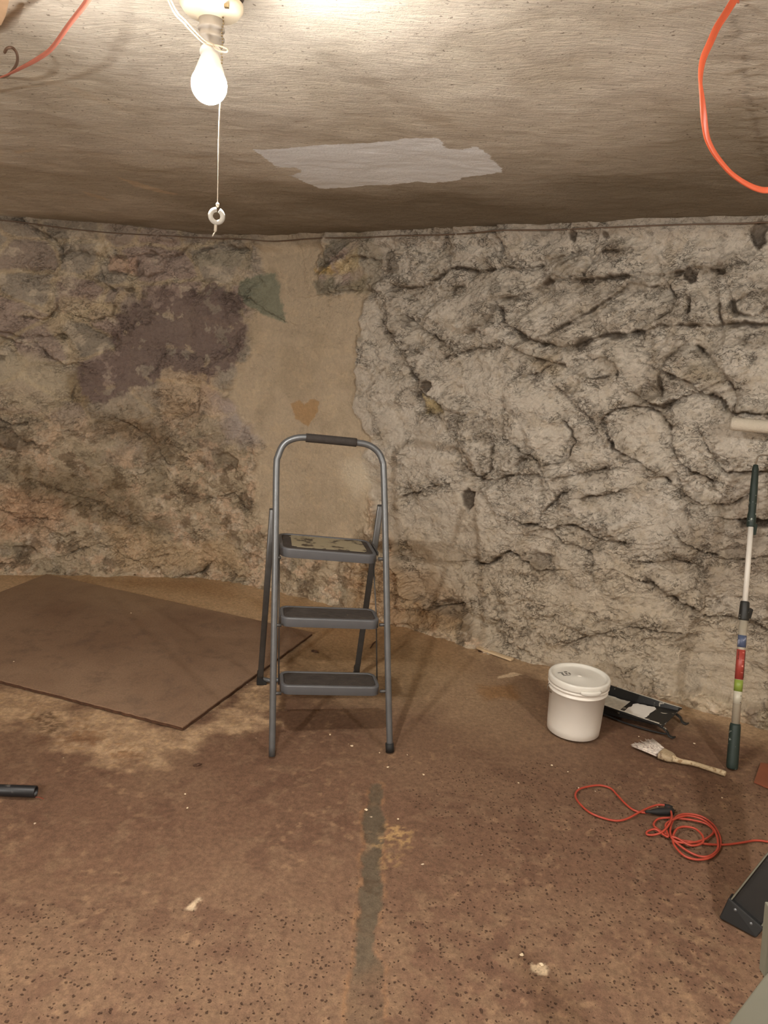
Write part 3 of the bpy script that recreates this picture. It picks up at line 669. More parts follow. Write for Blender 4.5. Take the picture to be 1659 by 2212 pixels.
# ---- ceiling
gx = np.concatenate([np.arange(-3.1, -2.7, 0.05), np.arange(-2.7, 2.0, 0.008), np.arange(2.0, 2.55, 0.05)])
gy = np.concatenate([np.arange(-2.7, 1.1, 0.1), np.arange(1.1, 4.9, 0.008)])
X, Y = np.meshgrid(gx, gy, indexing='ij')
WX = X + 0.012 * fbm(X * 9, Y * 14, 1, 4, 0.6); WY = Y + 0.012 * fbm(X * 9 + 30, Y * 14, 2, 4, 0.6)
def Cp(pts): return [tuple(at(a_, b_, ROOM_H))[:2] for a_, b_ in pts]
pp = Cp([(548, 320), (800, 310), (812, 309), (880, 300), (945, 297), (958, 306), (960, 318), (1000, 322), (1030, 314), (1060, 333), (1060, 342), (1085, 362), (1082, 370), (1000, 382), (990, 388), (940, 395), (900, 392), (850, 398), (690, 408), (660, 392), (625, 375), (655, 368), (640, 360), (598, 358)])
dpatch = sdf_poly(pp, X, Y)
m1, m2, m3 = fbm(X * 1.3, Y * 1.3, 4, 4), fbm(X * 4, Y * 6, 7, 5, 0.6), fbm(X * 16, Y * 26, 9, 5, 0.65)
col = np.zeros(X.shape + (3,)) + lin(214, 204, 188)
col = mix(col, lin(188, 176, 156), sst(-0.2, 0.35, m1) * 0.7)
col = mix(col, lin(216, 206, 188), sst(0.05, 0.4, m2) * 0.5)
col = mix(col, lin(178, 166, 150), sst(0.05, 0.4, -m2) * 0.4)
# light falloff painted into the colour, darkest towards the right-hand rear corner
falloff = sst(-0.4, 1.1, X * 0.8 + (Y - 2.6) * 0.9 + 0.5 * m1 + 0.2 * m2)
col = mix(col, lin(128, 116, 98), falloff * 0.85)
ckp = Cp([(1588, 30), (1598, 75), (1594, 95), (1615, 120), (1607, 160), (1612, 190), (1622, 220), (1632, 280), (1650, 330), (1662, 380)])
dc, _s = dist_line(ckp, WX, WY)
col = mix(col, lin(72, 56, 42), np.exp(-(dc / 0.0055) ** 2) * 0.45 * sst(-0.3, 0.2, m3))
for q, amt in [([(250, 385), (300, 400), (385, 422), (375, 424), (290, 406)], 0.7), ([(180, 415), (240, 432), (230, 434), (190, 424)], 0.5), ([(30, 325), (75, 320), (70, 325), (35, 330)], 0.5), ([(30, 150), (260, 230), (250, 236), (60, 170)], 0.2)]:
    d = sdf_poly(Cp(q), WX, WY); col = mix(col, lin(216, 194, 164), amt * sst(0.01, -0.005, d))
HC = 0.012 * m1 + 0.004 * m2 + 0.0016 * m3 + 0.001 * np.exp(-(dc / 0.008) ** 2) + 0.003 * np.exp(-(dc / 0.05) ** 2) * m3
HC = HC - HC.min() * 0; 
m, N, Lk, b, a, tc = surf_mat('ceiling_plaster'); ob = tc.outputs['Object']
dn = N.new('ShaderNodeTexNoise'); dn.inputs['Scale'].default_value = 1.1; dn.inputs['Detail'].default_value = 1.5; Lk.new(ob, dn.inputs['Vector'])
vm = N.new('ShaderNodeVectorMath'); vm.operation = 'MULTIPLY_ADD'; Lk.new(dn.outputs['Color'], vm.inputs[0]); vm.inputs[1].default_value = (0.16, 0.34, 0); Lk.new(ob, vm.inputs[2])
st1 = noise_node(N, Lk, mapping(N, Lk, vm.outputs[0], (15, 120, 1)), 1.0, 5, 0.65)
st2 = noise_node(N, Lk, mapping(N, Lk, vm.outputs[0], (45, 330, 1)), 1.0, 4, 0.6)
gr_ = noise_node(N, Lk, ob, 130, 5, 0.7)
at2 = N.new('ShaderNodeAttribute'); at2.attribute_name = 'patch_distance'
jit = math_node(N, Lk, 'MULTIPLY', math_node(N, Lk, 'SUBTRACT', noise_node(N, Lk, mapping(N, Lk, ob, (20, 45, 1)), 1.0, 5, 0.7), 0.5), 0.045)
pm = mapr(N, Lk, math_node(N, Lk, 'ADD', at2.outputs['Fac'], jit), 0.0015, -0.0015, 0, 1)
st = math_node(N, Lk, 'ADD', math_node(N, Lk, 'MULTIPLY', st1, 0.6), math_node(N, Lk, 'MULTIPLY', st2, 0.4))
c_ = scale_col(N, Lk, a.outputs['Color'], mapr(N, Lk, st, 0.36, 0.64, 0.82, 1.14))
pitn = mapr(N, Lk, noise_node(N, Lk, ob, 75, 3, 0.6), 0.64, 0.70, 0, 0.7)
c_ = mixc(N, Lk, pitn, c_, L4(92, 76, 58))
c_ = mixc(N, Lk, pm, c_, L4(246, 248, 250))
Lk.new(c_, b.inputs['Base Color'])
hh = math_node(N, Lk, 'ADD', math_node(N, Lk, 'MULTIPLY', st, 1.0), math_node(N, Lk, 'MULTIPLY', gr_, 0.35))
Lk.new(bump_node(N, Lk, hh, 0.007, 1.0), b.inputs['Normal'])
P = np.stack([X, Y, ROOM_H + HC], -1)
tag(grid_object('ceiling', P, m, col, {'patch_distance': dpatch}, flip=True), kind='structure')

# ================================================================== LAMPS
porcelain = mat('porcelain', (226, 212, 186), 0.35, vary=0.05)
grey_plastic = mat('socket_grey', (168, 160, 150), 0.5, vary=0.06)
dark_metal = mat('box_dark_metal', (92, 84, 78), 0.6, 0.3, vary=0.15)
brass = mat('bead_chain_metal', (150, 132, 100), 0.35, 0.9)
white_plastic = mat('bulb_white_plastic', (232, 228, 222), 0.45)
string_m = mat('cotton_string', (190, 180, 164), 0.9)
def bulb_mat(tip, name, side=None):
    m = bpy.data.materials.new(name); m.use_nodes = True; N, Lk = nodes(m); N.clear()
    out = N.new('ShaderNodeOutputMaterial'); em = N.new('ShaderNodeEmission'); em.inputs[0].default_value = LAMP_COLOR + (1,)
    tcx = N.new('ShaderNodeTexCoord'); sp = N.new('ShaderNodeSeparateXYZ'); Lk.new(tcx.outputs['Normal'], sp.inputs[0])
    # LED dome: most of the light leaves the tip, the shell near the collar is dimmer
    t = mapr(N, Lk, sp.outputs[2], 0.35, -0.65, 0, 1)
    t = math_node(N, Lk, 'POWER', t, 1.2)
    Lk.new(math_node(N, Lk, 'ADD', math_node(N, Lk, 'MULTIPLY', t, tip), BULB_SIDE if side is None else side), em.inputs[1]); Lk.new(em.outputs[0], out.inputs[0]); return m
glow_a = bulb_mat(BULB_TIP, 'led_dome'); glow_b = bulb_mat(LAMP_BACK, 'led_dome_bright')
def make_lamp(loc, tilt, label, glow, drop=0.0):
    """local frame: z=0 at the ceiling"""
    L = thing('ceiling_lamp', label, 'lamp', loc)
    MB().lathe([(0.060, 0.012), (0.060, -0.028), (0.056, -0.030)], 8).build('junction_box', dark_metal, L, 0.002)
    MB().lathe([(0.050, -0.030), (0.058, -0.034), (0.058, -0.042), (0.050, -0.052), (0.030, -0.058), (0.0235, -0.062)], 48).build('base', porcelain, L)
    MB().box((0.036, -0.036, -0.052), (0.008, 0.008, 0.006)).build('fixing_lug', brass, L)
    MB().lathe([(0.004, -0.044), (0.005, -0.049), (0.001, -0.0505)], 12, (-0.03, -0.03, -0.002)).build('screw', brass, L)
    pr = [(0.0225, -0.058)]
    for z0 in (-0.076, -0.092): pr += [(0.0215, z0 + 0.003), (0.0245, z0), (0.0245, z0 - 0.004), (0.0210, z0 - 0.006)]
    pr += [(0.0200, -0.108), (0.017, -0.112)]
    MB().lathe(pr, 32).build('socket', grey_plastic, L)
    R = Matrix.Rotation(tilt[0], 3, 'X') @ Matrix.Rotation(tilt[1], 3, 'Y')
    O = Vector((0, 0, -0.106)); down = R @ Vector((0, 0, -1))
    col_ = MB(); col_.lathe([(0.0140, 0), (0.0150, 0.006), (0.0195, 0.010), (0.0205, 0.014), (0.0195, 0.018), (0.0165, 0.022), (0.0195, 0.030), (0.026, 0.052), (0.0285, 0.064), (0.0285, 0.066)], 40, O, down)
    col_.build('bulb_collar', white_plastic, L)
    g = MB(); pr = []
    for k in range(25):
        th = 0.32 * PI + (PI - 0.32 * PI) * k / 24
        pr.append((max(0.0325 * math.sin(th), 0.0002), 0.0325 * math.cos(th) * -1))
    pr = [(r, z) for r, z in pr]
    if drop:
        MB().tube([(0, 0, -0.05), (0, 0, -0.06 - drop)], 0.004, 10).build('cable', grey_plastic, L)  # cable that only the added fill bulb hangs on
        for c_o in L.children:
            if c_o.name.split('.')[0] in ('socket', 'bulb_collar'): c_o.location.z -= drop
        O = O + Vector((0, 0, -drop))
    bm = bmesh.new(); bmesh.ops.create_uvsphere(bm, u_segments=40, v_segments=24, radius=0.0325)
    me = bpy.data.meshes.new('bulb_globe'); bm.to_mesh(me); bm.free(); smooth(me)
    o = link('bulb_globe', me, glow, L); o.location = O + down * 0.080; o.rotation_euler = R.to_euler(); o['label'] = 'glowing white LED globe'
    return L, O + down * 0.080
lamp_xy = at(457, 27, ROOM_H - 0.050)
lampA, gpos = make_lamp((lamp_xy.x, lamp_xy.y, ROOM_H), (math.radians(-20), math.radians(-3)), 'bare glowing bulb in round porcelain ceiling holder, the only lamp in view', glow_a)

make_lamp((1.45, 0.45, ROOM_H), (0, 0), 'second bare bulb on the ceiling behind the camera, to the right', glow_b)
fill_lamp, _g = make_lamp((-1.4, -0.2, ROOM_H), (0, 0), 'added fill bulb, hanging unseen on a cable behind the camera, to the left', bulb_mat(500.0, 'fill_dome_left', FILL_LEFT), 0.45)  # added bulb, lifts the left wall and the ceiling
# pull chain with string, ring and tassel hangs from the holder
gy_ = 1.47
top = Vector((lamp_xy.x + 0.024, lamp_xy.y - 0.012, ROOM_H - 0.062))
sx = at(474, 240, Y=gy_).x
pc_ = thing('pull_chain', 'white pull string with a plastic ring hanging beside the glowing bulb', 'pull chain', top)
ch = MB()
for i in range(16):
    p = Vector((0.001 * math.sin(i), -0.0004 * i, -0.0052 * i)); bm = bmesh.new(); bmesh.ops.create_icosphere(bm, subdivisions=1, radius=0.0019)
    ch.add([v.co + p for v in bm.verts], [[v.index for v in f.verts] for f in bm.faces]); bm.free()
ch.build('bead_chain', brass, pc_)
s0 = Vector((0.001, -0.006, -0.083)); e = at(470, 446, Y=gy_) - top
MB().tube(cr([s0, Vector((e.x + 0.001, e.y, -0.17)), Vector((e.x, e.y, -0.26)), e], 6), [0.0013] * 12 + [0.0007] * 7, 8).build('string', string_m, pc_)
rc = at(468, 467, Y=gy_) - top
rp = [rc + Vector((0.0105 * math.sin(t_), 0.004 * math.sin(t_), 0.0115 * math.cos(t_))) for t_ in [2 * PI * k / 28 + 0.4 for k in range(27)]]
MB().tube(rp, 0.0046, 10).build('ring', mat('ring_plastic', (176, 172, 164), 0.5), pc_)
kk = at(470, 441, Y=gy_) - top
MB().lathe([(0.0005, 0.004), (0.003, 0.001), (0.0035, -0.002), (0.001, -0.006)], 12, kk).build('knot', string_m, pc_)
k0 = at(466, 482, Y=gy_) - top
MB().tube([k0, k0 + Vector((-0.0005, 0, -0.015))], 0.0028, 8).tube([k0 + Vector((0, 0, -0.014)), k0 + Vector((-0.006, 0, -0.024))], 0.0012, 6).build('tassel', string_m, pc_)

# white twin flex that comes down from the ceiling to loop over the socket
pts = [at(300, -70, Y=1.33), at(368, 5, Y=1.40), at(400, 48, Y=1.45), at(430, 80, Y=1.48), at(445, 92, Y=1.49), at(460, 98, Y=1.5)]
pts[0].z = ROOM_H
fx = MB()
wr = cr(pts, 6)
for s_ in (-1, 1): fx.tube([Vector(p) + Vector((0.0017 * s_, 0, 0.0017 * s_)) for p in wr], 0.0015, 8)
e1_ = cr([at(460, 98, Y=1.5), at(468, 98, Y=1.5), at(480, 101, Y=1.5), at(491, 106, Y=1.5), at(489, 112, Y=1.5), at(476, 110, Y=1.5), at(465, 105, Y=1.5), at(460, 99, Y=1.5)], 5)
fx.tube(e1_, 0.0015, 8)
tag(fx.build('hanging_wire', mat('white_flex', (176, 162, 140), 0.6), origin=pts[2]), 'white twin wire looped in front of the porcelain bulb holder', 'wire')

# ================================================================== HANGING CORDS
orange = mat('orange_cord', (206, 92, 58), 0.42, vary=0.06)
def ribbon(pts, widths, thick, twist, name, mt, label, cat, org):
    P = [Vector(p) for p in cr(pts, 7)]; W = np.interp(np.linspace(0, 1, len(P)), np.linspace(0, 1, len(widths)), widths)
    mb = MB(); vs = []; seg = 12
    for i, p in enumerate(P):
        T = (P[min(i + 1, len(P) - 1)] - P[max(i - 1, 0)]).normalized()
        view = (p - Vector(CAM)).normalized(); A = T.cross(Vector((0, 1, 0))).normalized(); B = T.cross(A)
        an = twist(i / (len(P) - 1)); a_ = A * math.cos(an) + B * math.sin(an); b_ = T.cross(a_)
        for k in range(seg):
            th = 2 * PI * k / seg; c, s = math.cos(th), math.sin(th)
            vs.append(p + a_ * (W[i] / 2 * math.copysign(abs(c) ** 0.7, c)) + b_ * (thick / 2 * math.copysign(abs(s) ** 0.7, s)))
    n = len(P); fs = [(i * seg + k, i * seg + (k + 1) % seg, (i + 1) * seg + (k + 1) % seg, (i + 1) * seg + k) for i in range(n - 1) for k in range(seg)]
    mb.add(vs, fs + [tuple(range(seg))[::-1], tuple((n - 1) * seg + k for k in range(seg))])
    return tag(mb.build(name, mt, origin=org), label, cat)
c2 = [(690, -110), (640, 0), (545, 150), (450, 300), (378, 460), (308, 620), (278, 760), (272, 900), (288, 1050), (302, 1200), (318, 1350), (345, 1500), (410, 1640), (500, 1765), (610, 1885), (750, 1985), (890, 2050), (1010, 2065), (1250, 2040), (1500, 1950)]
pts = []
for i, (x, y) in enumerate(c2): pts.append(at(1459 + x / 5.025, y / 5.025, Y=1.46 - 0.10 * math.sin(min(i, 17) / 17 * PI)))
pts[0].z = ROOM_H - 0.002
ribbon(pts, [0.013, 0.013, 0.012, 0.006, 0.012, 0.012, 0.010, 0.0115, 0.009], 0.0045, lambda t: 0.5 * math.sin(t * 7), 'hanging_cord', orange, 'bright orange flat cord drooping from the ceiling at the right edge', 'cord', pts[4])
pts = [at(215, -45, z=ROOM_H - 0.02), at(190, 0, z=ROOM_H - 0.035), at(150, 52, z=ROOM_H - 0.05), at(112, 104, z=ROOM_H - 0.06), at(80, 128, z=ROOM_H - 0.062), at(45, 147, z=ROOM_H - 0.058), at(15, 162, z=ROOM_H - 0.05), at(-30, 178, z=ROOM_H - 0.04), at(-110, 210, z=ROOM_H - 0.01)]
ribbon(pts, [0.012, 0.012, 0.011, 0.009, 0.004, 0.0035, 0.0035, 0.0035], 0.009, lambda t: 0.7 * math.sin(t * 5), 'hanging_cord', mat('faded_red_cord', (186, 112, 94), 0.5), 'dull red cord stretched below the ceiling in the upper left corner', 'cord', pts[3])
hk = cr([at(10, 113, z=ROOM_H - 0.03), at(16, 104, z=ROOM_H - 0.03), at(28, 104, z=ROOM_H - 0.03), at(37, 118, z=ROOM_H - 0.032), at(36, 138, z=ROOM_H - 0.035), at(22, 158, z=ROOM_H - 0.03), at(8, 166, z=ROOM_H - 0.02), at(-6, 164, z=ROOM_H + 0.01)], 6)
tag(MB().tube(hk, 0.0032, 10).build('ceiling_hook', mat('rusty_hook', (128, 104, 88), 0.6, 0.4), origin=hk[-1]), 'thin brown wire hook screwed into the ceiling at the upper left', 'hook')

bt = [at(x, y, ROOM_H - 0.012) for x, y in [(-90, -60), (22, -60), (19, 5), (12, 34), (3, 54), (-90, 90)]]
tag(MB().prism([p - bt[0] for p in bt], (0, 0, 0.03)).build('ceiling_batten', mat('batten_wood', (196, 162, 128), 0.7, vary=0.1)), 'pale wooden batten fixed to the ceiling in the upper left corner', 'wood batten').location = bt[0]

# cable along the top of the wall
tr = [(-60, 440), (20, 462), (60, 478), (150, 497), (230, 506), (300, 511), (400, 516), (480, 513), (540, 521), (600, 524), (700, 516), (800, 506), (900, 509), (1000, 500), (1100, 492), (1200, 482), (1300, 471), (1400, 468), (1520, 467), (1600, 462), (1700, 458)]
P = []
for x, y in tr:
    u, z = wall_uz(x, y); z = min(z, ROOM_H - 0.03); off = max(wall_h(u + du, z) for du in (-0.08, -0.04, 0, 0.04, 0.08)) + 0.005
    q = lambda a_: float(np.interp(u, uu, a_)); P.append((q(wx) + q(nx) * off, q(wy) + q(ny) * off, z))
tag(MB().tube(cr(P, 6), 0.0033, 8).build('wall_cable', mat('old_cable', (112, 92, 76), 0.6), origin=P[8]), 'thin brown cable running along the top of the stone wall under the ceiling', 'cable')

# ================================================================== STEP LADDER
steel = mat('ladder_grey_steel', (112, 114, 116), 0.38, 0.55, vary=0.08, vscale=30)
steel_d = mat('ladder_dark_steel', (84, 82, 80), 0.42, 0.5, vary=0.1, vscale=30)
rubber = mat('black_rubber', (26, 25, 24), 0.7)
grip_m = mat('grip_foam', (52, 46, 42), 0.85, vary=0.2, vscale=60, bump=0.001)
pl_m = mat('tread_frame_plastic', (86, 86, 88), 0.45, vary=0.05)
tread_m = mat('tread_ribbed_rubber', (58, 50, 44), 0.8, vary=0.25, vscale=25, dirt=(120, 104, 84), dirt_scale=60, dirt_amt=0.66)
paint_m = mat('paint_spilled_tread', (70, 60, 48), 0.5, vary=0.2, vscale=30, dirt=(150, 138, 112), dirt_scale=16, dirt_amt=0.42)
LX = Vector((0.981, 0.194, 0)); fl_, fr_ = at(587, 1633, 0.0), at(842, 1624, 0.0)
org = (fl_ + fr_) / 2; ang = math.atan2(fr_.y - fl_.y, fr_.x - fl_.x)
lad = thing('step_ladder', 'grey steel three-step folding ladder standing open in the middle of the floor', 'step ladder', org, ang)
Rm = Matrix.Rotation(-ang, 3, 'Z')
def loc(p): return Rm @ (Vector(p) - org)
def rail_b(z): return 0.262 * z / 1.16
# rail: right foot has its cap, left one lost it
def rail_pts(px, ys): 
    out = []
    for x, y in zip(px, ys):
        # find the point on the leaning rail plane (local y = rail_b(z))
        d = ray(x, y); d = Vector(d); best = None
        lo, hi = 0.5, 6.0
        for _i in range(40):
            mid = (lo + hi) / 2; p = Vector(CAM) + d.normalized() * mid; l = loc(p)
            if l.y < rail_b(max(l.z, 0)): lo = mid
            else: hi = mid
        out.append(loc(Vector(CAM) + d.normalized() * mid))
    return out
hoop = rail_pts([587.5, 590, 592.5, 595, 597, 601, 613, 634, 662, 715, 770, 797, 816, 826, 829, 833.5, 838, 842], [1633, 1480, 1340, 1190, 1015, 985, 960, 948, 945, 950, 956, 962, 976, 996, 1025, 1195, 1450, 1624])
hoop[0].z = 0.0; hoop[-1].z = 0.006
MB().tube(cr(hoop, 5), 0.0125, 16).build('front_frame', steel, lad)
gp = rail_pts([661, 715, 770], [945.5, 950.5, 956])
MB().tube(cr(gp, 6), 0.0168, 16).build('grip', grip_m, lad)
c0 = rail_pts([841.5], [1605])[0]; c1_ = Vector(hoop[-1]); c1_.z = 0.0
MB().tube([c1_, c0], 0.0165, 16).build('rubber_foot', rubber, lad)
# rear frame: two flat oval legs joined by a bar on the floor
bl_, br_ = loc(at(562, 1472, 0.012)), loc(at(769, 1462, 0.012))
avg = (bl_.y + br_.y) / 2; 
tl_, tr_ = loc(at(589, 1100, Y=2.86)), loc(at(822, 1092, Y=2.92))
def leg_path(t_, b_): return [t_, t_ + (b_ - t_) * 0.5, b_ + (t_ - b_) * 0.06, b_]
ld_ = MB().tube(leg_path(tl_, bl_), 1.0, 14, flat=(0.0075, 0.013)); ld_.build('rear_leg', steel_d, lad)
MB().tube(leg_path(tr_, br_), 1.0, 14, flat=(0.0075, 0.013)).build('rear_leg', steel_d, lad)
MB().tube([bl_ + Vector((0, 0, 0.04)), bl_ + Vector((0.01, 0, 0.012)), bl_ + Vector((0.04, 0.0, 0.004)), br_ + Vector((-0.04, 0, 0.004)), br_ + Vector((-0.01, 0, 0.012)), br_ + Vector((0, 0, 0.04))], 0.0105, 12).build('rear_crossbar', steel, lad)
for p, dx in ((bl_, 1), (br_, -1)):
    MB().prism([p + Vector((-0.016 * dx, -0.016, -0.012)), p + Vector((0.03 * dx, -0.016, -0.012)), p + Vector((0.028 * dx, -0.016, 0.0)), p + Vector((0.012 * dx, -0.016, 0.014)), p + Vector((0.01 * dx, -0.016, 0.055)), p + Vector((-0.014 * dx, -0.016, 0.05))], (0, 0.032, 0)).build('rubber_foot', rubber, lad, 0.004)
def rrect(cx, cy, w_, d_, r, z, seg=7):
    out = []
    for sx_, sy_, a0 in ((1, -1, -PI / 2), (1, 1, 0), (-1, 1, PI / 2), (-1, -1, PI)):
        for k in range(seg): 
            a_ = a0 + PI / 2 * k / (seg - 1); out.append(Vector((cx + sx_ * (w_ / 2 - r) + r * math.cos(a_), cy + sy_ * (d_ / 2 - r) + r * math.sin(a_), z)))
    return out
def step(xl, xr, yf, ztop, depth, mt_top, big):
    """a plastic tray-edged tread"""
    fL, fR = loc(at(xl, ztop[0], Y=yf)), loc(at(xr, ztop[1], Y=yf + (0.194 / 0.981) * 0.39))
    cx = (fL.x + fR.x) / 2; w_ = fR.x - fL.x; z = (fL.z + fR.z) / 2; y0 = (fL.y + fR.y) / 2; cy = y0 + depth / 2; tilt = (fR.z - fL.z) / w_
    r = 0.045 if big else 0.035; th = 0.036
    prof = [(0.0, -th), (0.0, -0.004), (-0.003, 0.0), (-0.013, 0.0), (-0.015, -0.004), (-0.015, -th + 0.004)]
    rings = [rrect(cx, cy, w_ + 2 * o_, depth + 2 * o_, max(r + o_, 0.008), z + h_) for o_, h_ in prof]
    vs = []; n = len(rings[0])
    for rg in rings: vs += [v + Vector((0, 0, (v.x - cx) * tilt)) for v in rg]
    fs = [(i * n + k, i * n + (k + 1) % n, ((i + 1) % len(rings)) * n + (k + 1) % n, ((i + 1) % len(rings)) * n + k) for i in range(len(rings)) for k in range(n)]
    st_ = MB().add(vs, fs).build('step', pl_m, lad)
    md = st_.modifiers.new('edge', 'BEVEL'); md.width = 0.001; md.segments = 2; md.limit_method = 'ANGLE'
    tm = MB(); top_ = [v + Vector((0, 0, (v.x - cx) * tilt)) for v in rrect(cx, cy, w_ - 0.028, depth - 0.028, r - 0.014, z - 0.006)]
    tm.prism(top_, (0, 0, 0.003))
    if not big:
        ny_ = 12
        for k in range(ny_):
            yy_ = cy - depth / 2 + 0.022 + (depth - 0.044) * k / (ny_ - 1); hw = w_ / 2 - 0.018 - (0.014 if k in (0, ny_ - 1) else 0.005 if k in (1, ny_ - 2) else 0)
            tm.prism([Vector((cx - hw, yy_ - 0.0018, z - 0.003 - hw * tilt)), Vector((cx + hw, yy_ - 0.0018, z - 0.003 + hw * tilt)), Vector((cx + hw, yy_ + 0.0018, z - 0.003 + hw * tilt)), Vector((cx - hw, yy_ + 0.0018, z - 0.003 - hw * tilt))], (0, 0, 0.0034))
    tm.build('tread', tread_m, st_)
    if big:
        pts_ = [v + Vector((0, 0, (v.x - cx) * tilt)) for v in rrect(cx + 0.005, cy + 0.012, w_ - 0.085, depth - 0.075, 0.02, z - 0.003)]
        rs = random.Random(3); pts_ = [v + Vector((rs.uniform(-.004, .004), rs.uniform(-.006, .006), 0)) for v in pts_]
        pp_ = MB().prism(pts_, (0, 0, 0.0012)).build('paint_film', paint_m, st_); pp_['label'] = 'dried cream paint smeared over the top tread'
    # pivots into the rails
    zr = z - 0.020
    for sx_, hx in ((-1, fL.x), (1, fR.x)):
        yr = rail_b(zr)
        xr_ = np.interp(zr, [h_.z for h_ in (hoop[:5] if sx_ < 0 else hoop[:-5:-1])], [h_.x for h_ in (hoop[:5] if sx_ < 0 else hoop[:-5:-1])])
        MB().tube([Vector((xr_, yr, zr)), Vector((hx - sx_ * 0.004, yr, zr))], 0.0065, 10).build('pivot', steel_d, lad)
    return cx, cy, z, w_
A1 = step(605, 817, 2.722, (1184, 1200), 0.250, paint_m, True)
A2 = step(606, 821, 2.655, (1335, 1341), 0.145, tread_m, False)
A3 = step(606, 822, 2.600, (1482, 1485), 0.140, tread_m, False)
for sx_ in (-1, 1):
    MB().tube([Vector((A1[0] + sx_ * (A1[3] / 2 - 0.002), A1[1] - 0.01, A1[2] - 0.03)), Vector((A2[0] + sx_ * (A2[3] / 2 + 0.001), A2[1] + 0.02, A2[2] - 0.02)), Vector((A3[0] + sx_ * (A3[3] / 2 + 0.002), A3[1] + 0.02, A3[2] - 0.03))], 0.0028, 8).build('link_rod', steel_d, lad)
    MB().box((A1[0] + sx_ * (A1[3] / 2 + 0.006), A1[1] + 0.02, A1[2] - 0.018), (0.006, 0.20, 0.014)).build('hinge_arm', steel_d, lad, 0.001)

# ================================================================== BOARD ON THE FLOOR
bp = [at(395, 1570, 0.018), at(676, 1366, 0.018), at(160, 1253, 0.018)]
d1 = (bp[1] - bp[0]); d2 = (bp[2] - bp[1]); d3 = at(0, 1468, 0.018) - bp[0]
far_l = bp[1] + d2.normalized() * 1.9; near_l = bp[0] + d3.normalized() * 1.75
bmv = []
rs = random.Random(5)
def edge_pts(a_, b_, n, amp):
    out = []
    for k in range(n):
        t_ = k / n; p = a_.lerp(b_, t_); nn = (b_ - a_).normalized().cross(Vector((0, 0, 1))); out.append(p + nn * (rs.uniform(-amp, amp) if k else 0))
    return out
outl = edge_pts(near_l, bp[0], 70, 0.0022) + edge_pts(bp[0], bp[1], 40, 0.0015) + edge_pts(bp[1], far_l, 60, 0.002) + edge_pts(far_l, near_l, 12, 0.002)
m, N, Lk, b, a, tc = surf_mat('hardboard_sheet'); ob = tc.outputs['Object']; b.inputs['Roughness'].default_value = 0.75
n1_ = noise_node(N, Lk, ob, 1.8, 5, 0.6); n2_ = noise_node(N, Lk, ob, 9, 6, 0.7); n3_ = noise_node(N, Lk, ob, 120, 4, 0.7)
sy = N.new('ShaderNodeSeparateXYZ'); Lk.new(ob, sy.inputs[0])
dusty = mapr(N, Lk, math_node(N, Lk, 'ADD', sy.outputs[1], math_node(N, Lk, 'MULTIPLY', n1_, 0.9)), 1.55, 2.1, 0, 1)
c_ = mixc(N, Lk, mapr(N, Lk, n1_, 0.38, 0.62, 0, 1), L4(130, 104, 84), L4(146, 120, 98))
c_ = mixc(N, Lk, mapr(N, Lk, n2_, 0.5, 0.68, 0, 0.6), c_, L4(106, 86, 72))
c_ = mixc(N, Lk, math_node(N, Lk, 'MULTIPLY', dusty, 0.5), c_, L4(172, 148, 120))
c_ = scale_col(N, Lk, c_, mapr(N, Lk, n3_, 0.25, 0.75, 0.80, 1.2))
Lk.new(c_, b.inputs['Base Color']); Lk.new(bump_node(N, Lk, n3_, 0.0012, 1.0), b.inputs['Normal'])
sheet = thing('floor_board', 'large worn brown hardboard sheet lying on the floor behind the step ladder', 'board', bp[0] - Vector((0, 0, 0.018)))
o_ = bp[0] - Vector((0, 0, 0.018))
MB().prism([Vector((p.x - o_.x, p.y - o_.y, 0.0128)) for p in outl], (0, 0, 0.0052)).build('top_sheet', m, sheet)
cx_ = sum((p.x for p in outl)) / len(outl); cy_ = sum((p.y for p in outl)) / len(outl)
lowp = [Vector((cx_ + (p.x - cx_) * 0.996 - o_.x, cy_ + (p.y - cy_) * 0.996 - o_.y, 0.0)) for p in outl]
MB().prism(lowp, (0, 0, 0.0124)).build('bottom_sheet', mat('dark_board_edge', (82, 54, 36), 0.85, vary=0.3, vscale=40), sheet)  # lower layer, darker brown than the top sheet
# splinters and debris by the board
wood_d = mat('dark_splinter', (74, 50, 34), 0.85, vary=0.3, vscale=60)
def lump(name, p, size, mt, label, cat, seed, group=None, rz=0.0):
    bm = bmesh.new(); bmesh.ops.create_icosphere(bm, subdivisions=3, radius=1.0); r_ = random.Random(seed); of = (r_.uniform(0, 50), r_.uniform(0, 50))
    from mathutils import noise
    for v_ in bm.verts:
        k = 1 + 0.55 * noise.noise(v_.co * 1.6 + Vector((of[0], of[1], 0))) + 0.2 * noise.noise(v_.co * 5 + Vector((of[1], of[0], 0)))
        v_.co = Vector((v_.co.x * size[0] * k, v_.co.y * size[1] * k, max(v_.co.z * size[2] * k, -size[2] * 0.5)))
    me = bpy.data.meshes.new(name); bm.to_mesh(me); bm.free()
    o = link(name, me, mt); o.location = (p.x, p.y, p.z + size[2] * 0.5 - 0.002); o.rotation_euler = (0, 0, rz); return tag(o, label, cat, group)
lump('debris_scrap', at(426, 1653, 0), (0.014, 0.006, 0.006), wood_d, 'small dark scrap of debris on the floor left of the step ladder foot', 'debris', 1, rz=0.5)
tag(MB().tube([at(800, 1400, 0.004), at(806, 1391, 0.006), at(811, 1386, 0.004)], [0.003, 0.005, 0.003], 7).build('debris_scrap', wood_d, origin=at(806, 1391, 0)), 'short brown wood splinter on the floor seen through the ladder', 'debris')
lump('debris_scrap', at(680, 1408, 0), (0.020, 0.007, 0.008), wood_d, 'brown flake of rotten wood behind the lower ladder step', 'debris', 4, rz=-0.4)
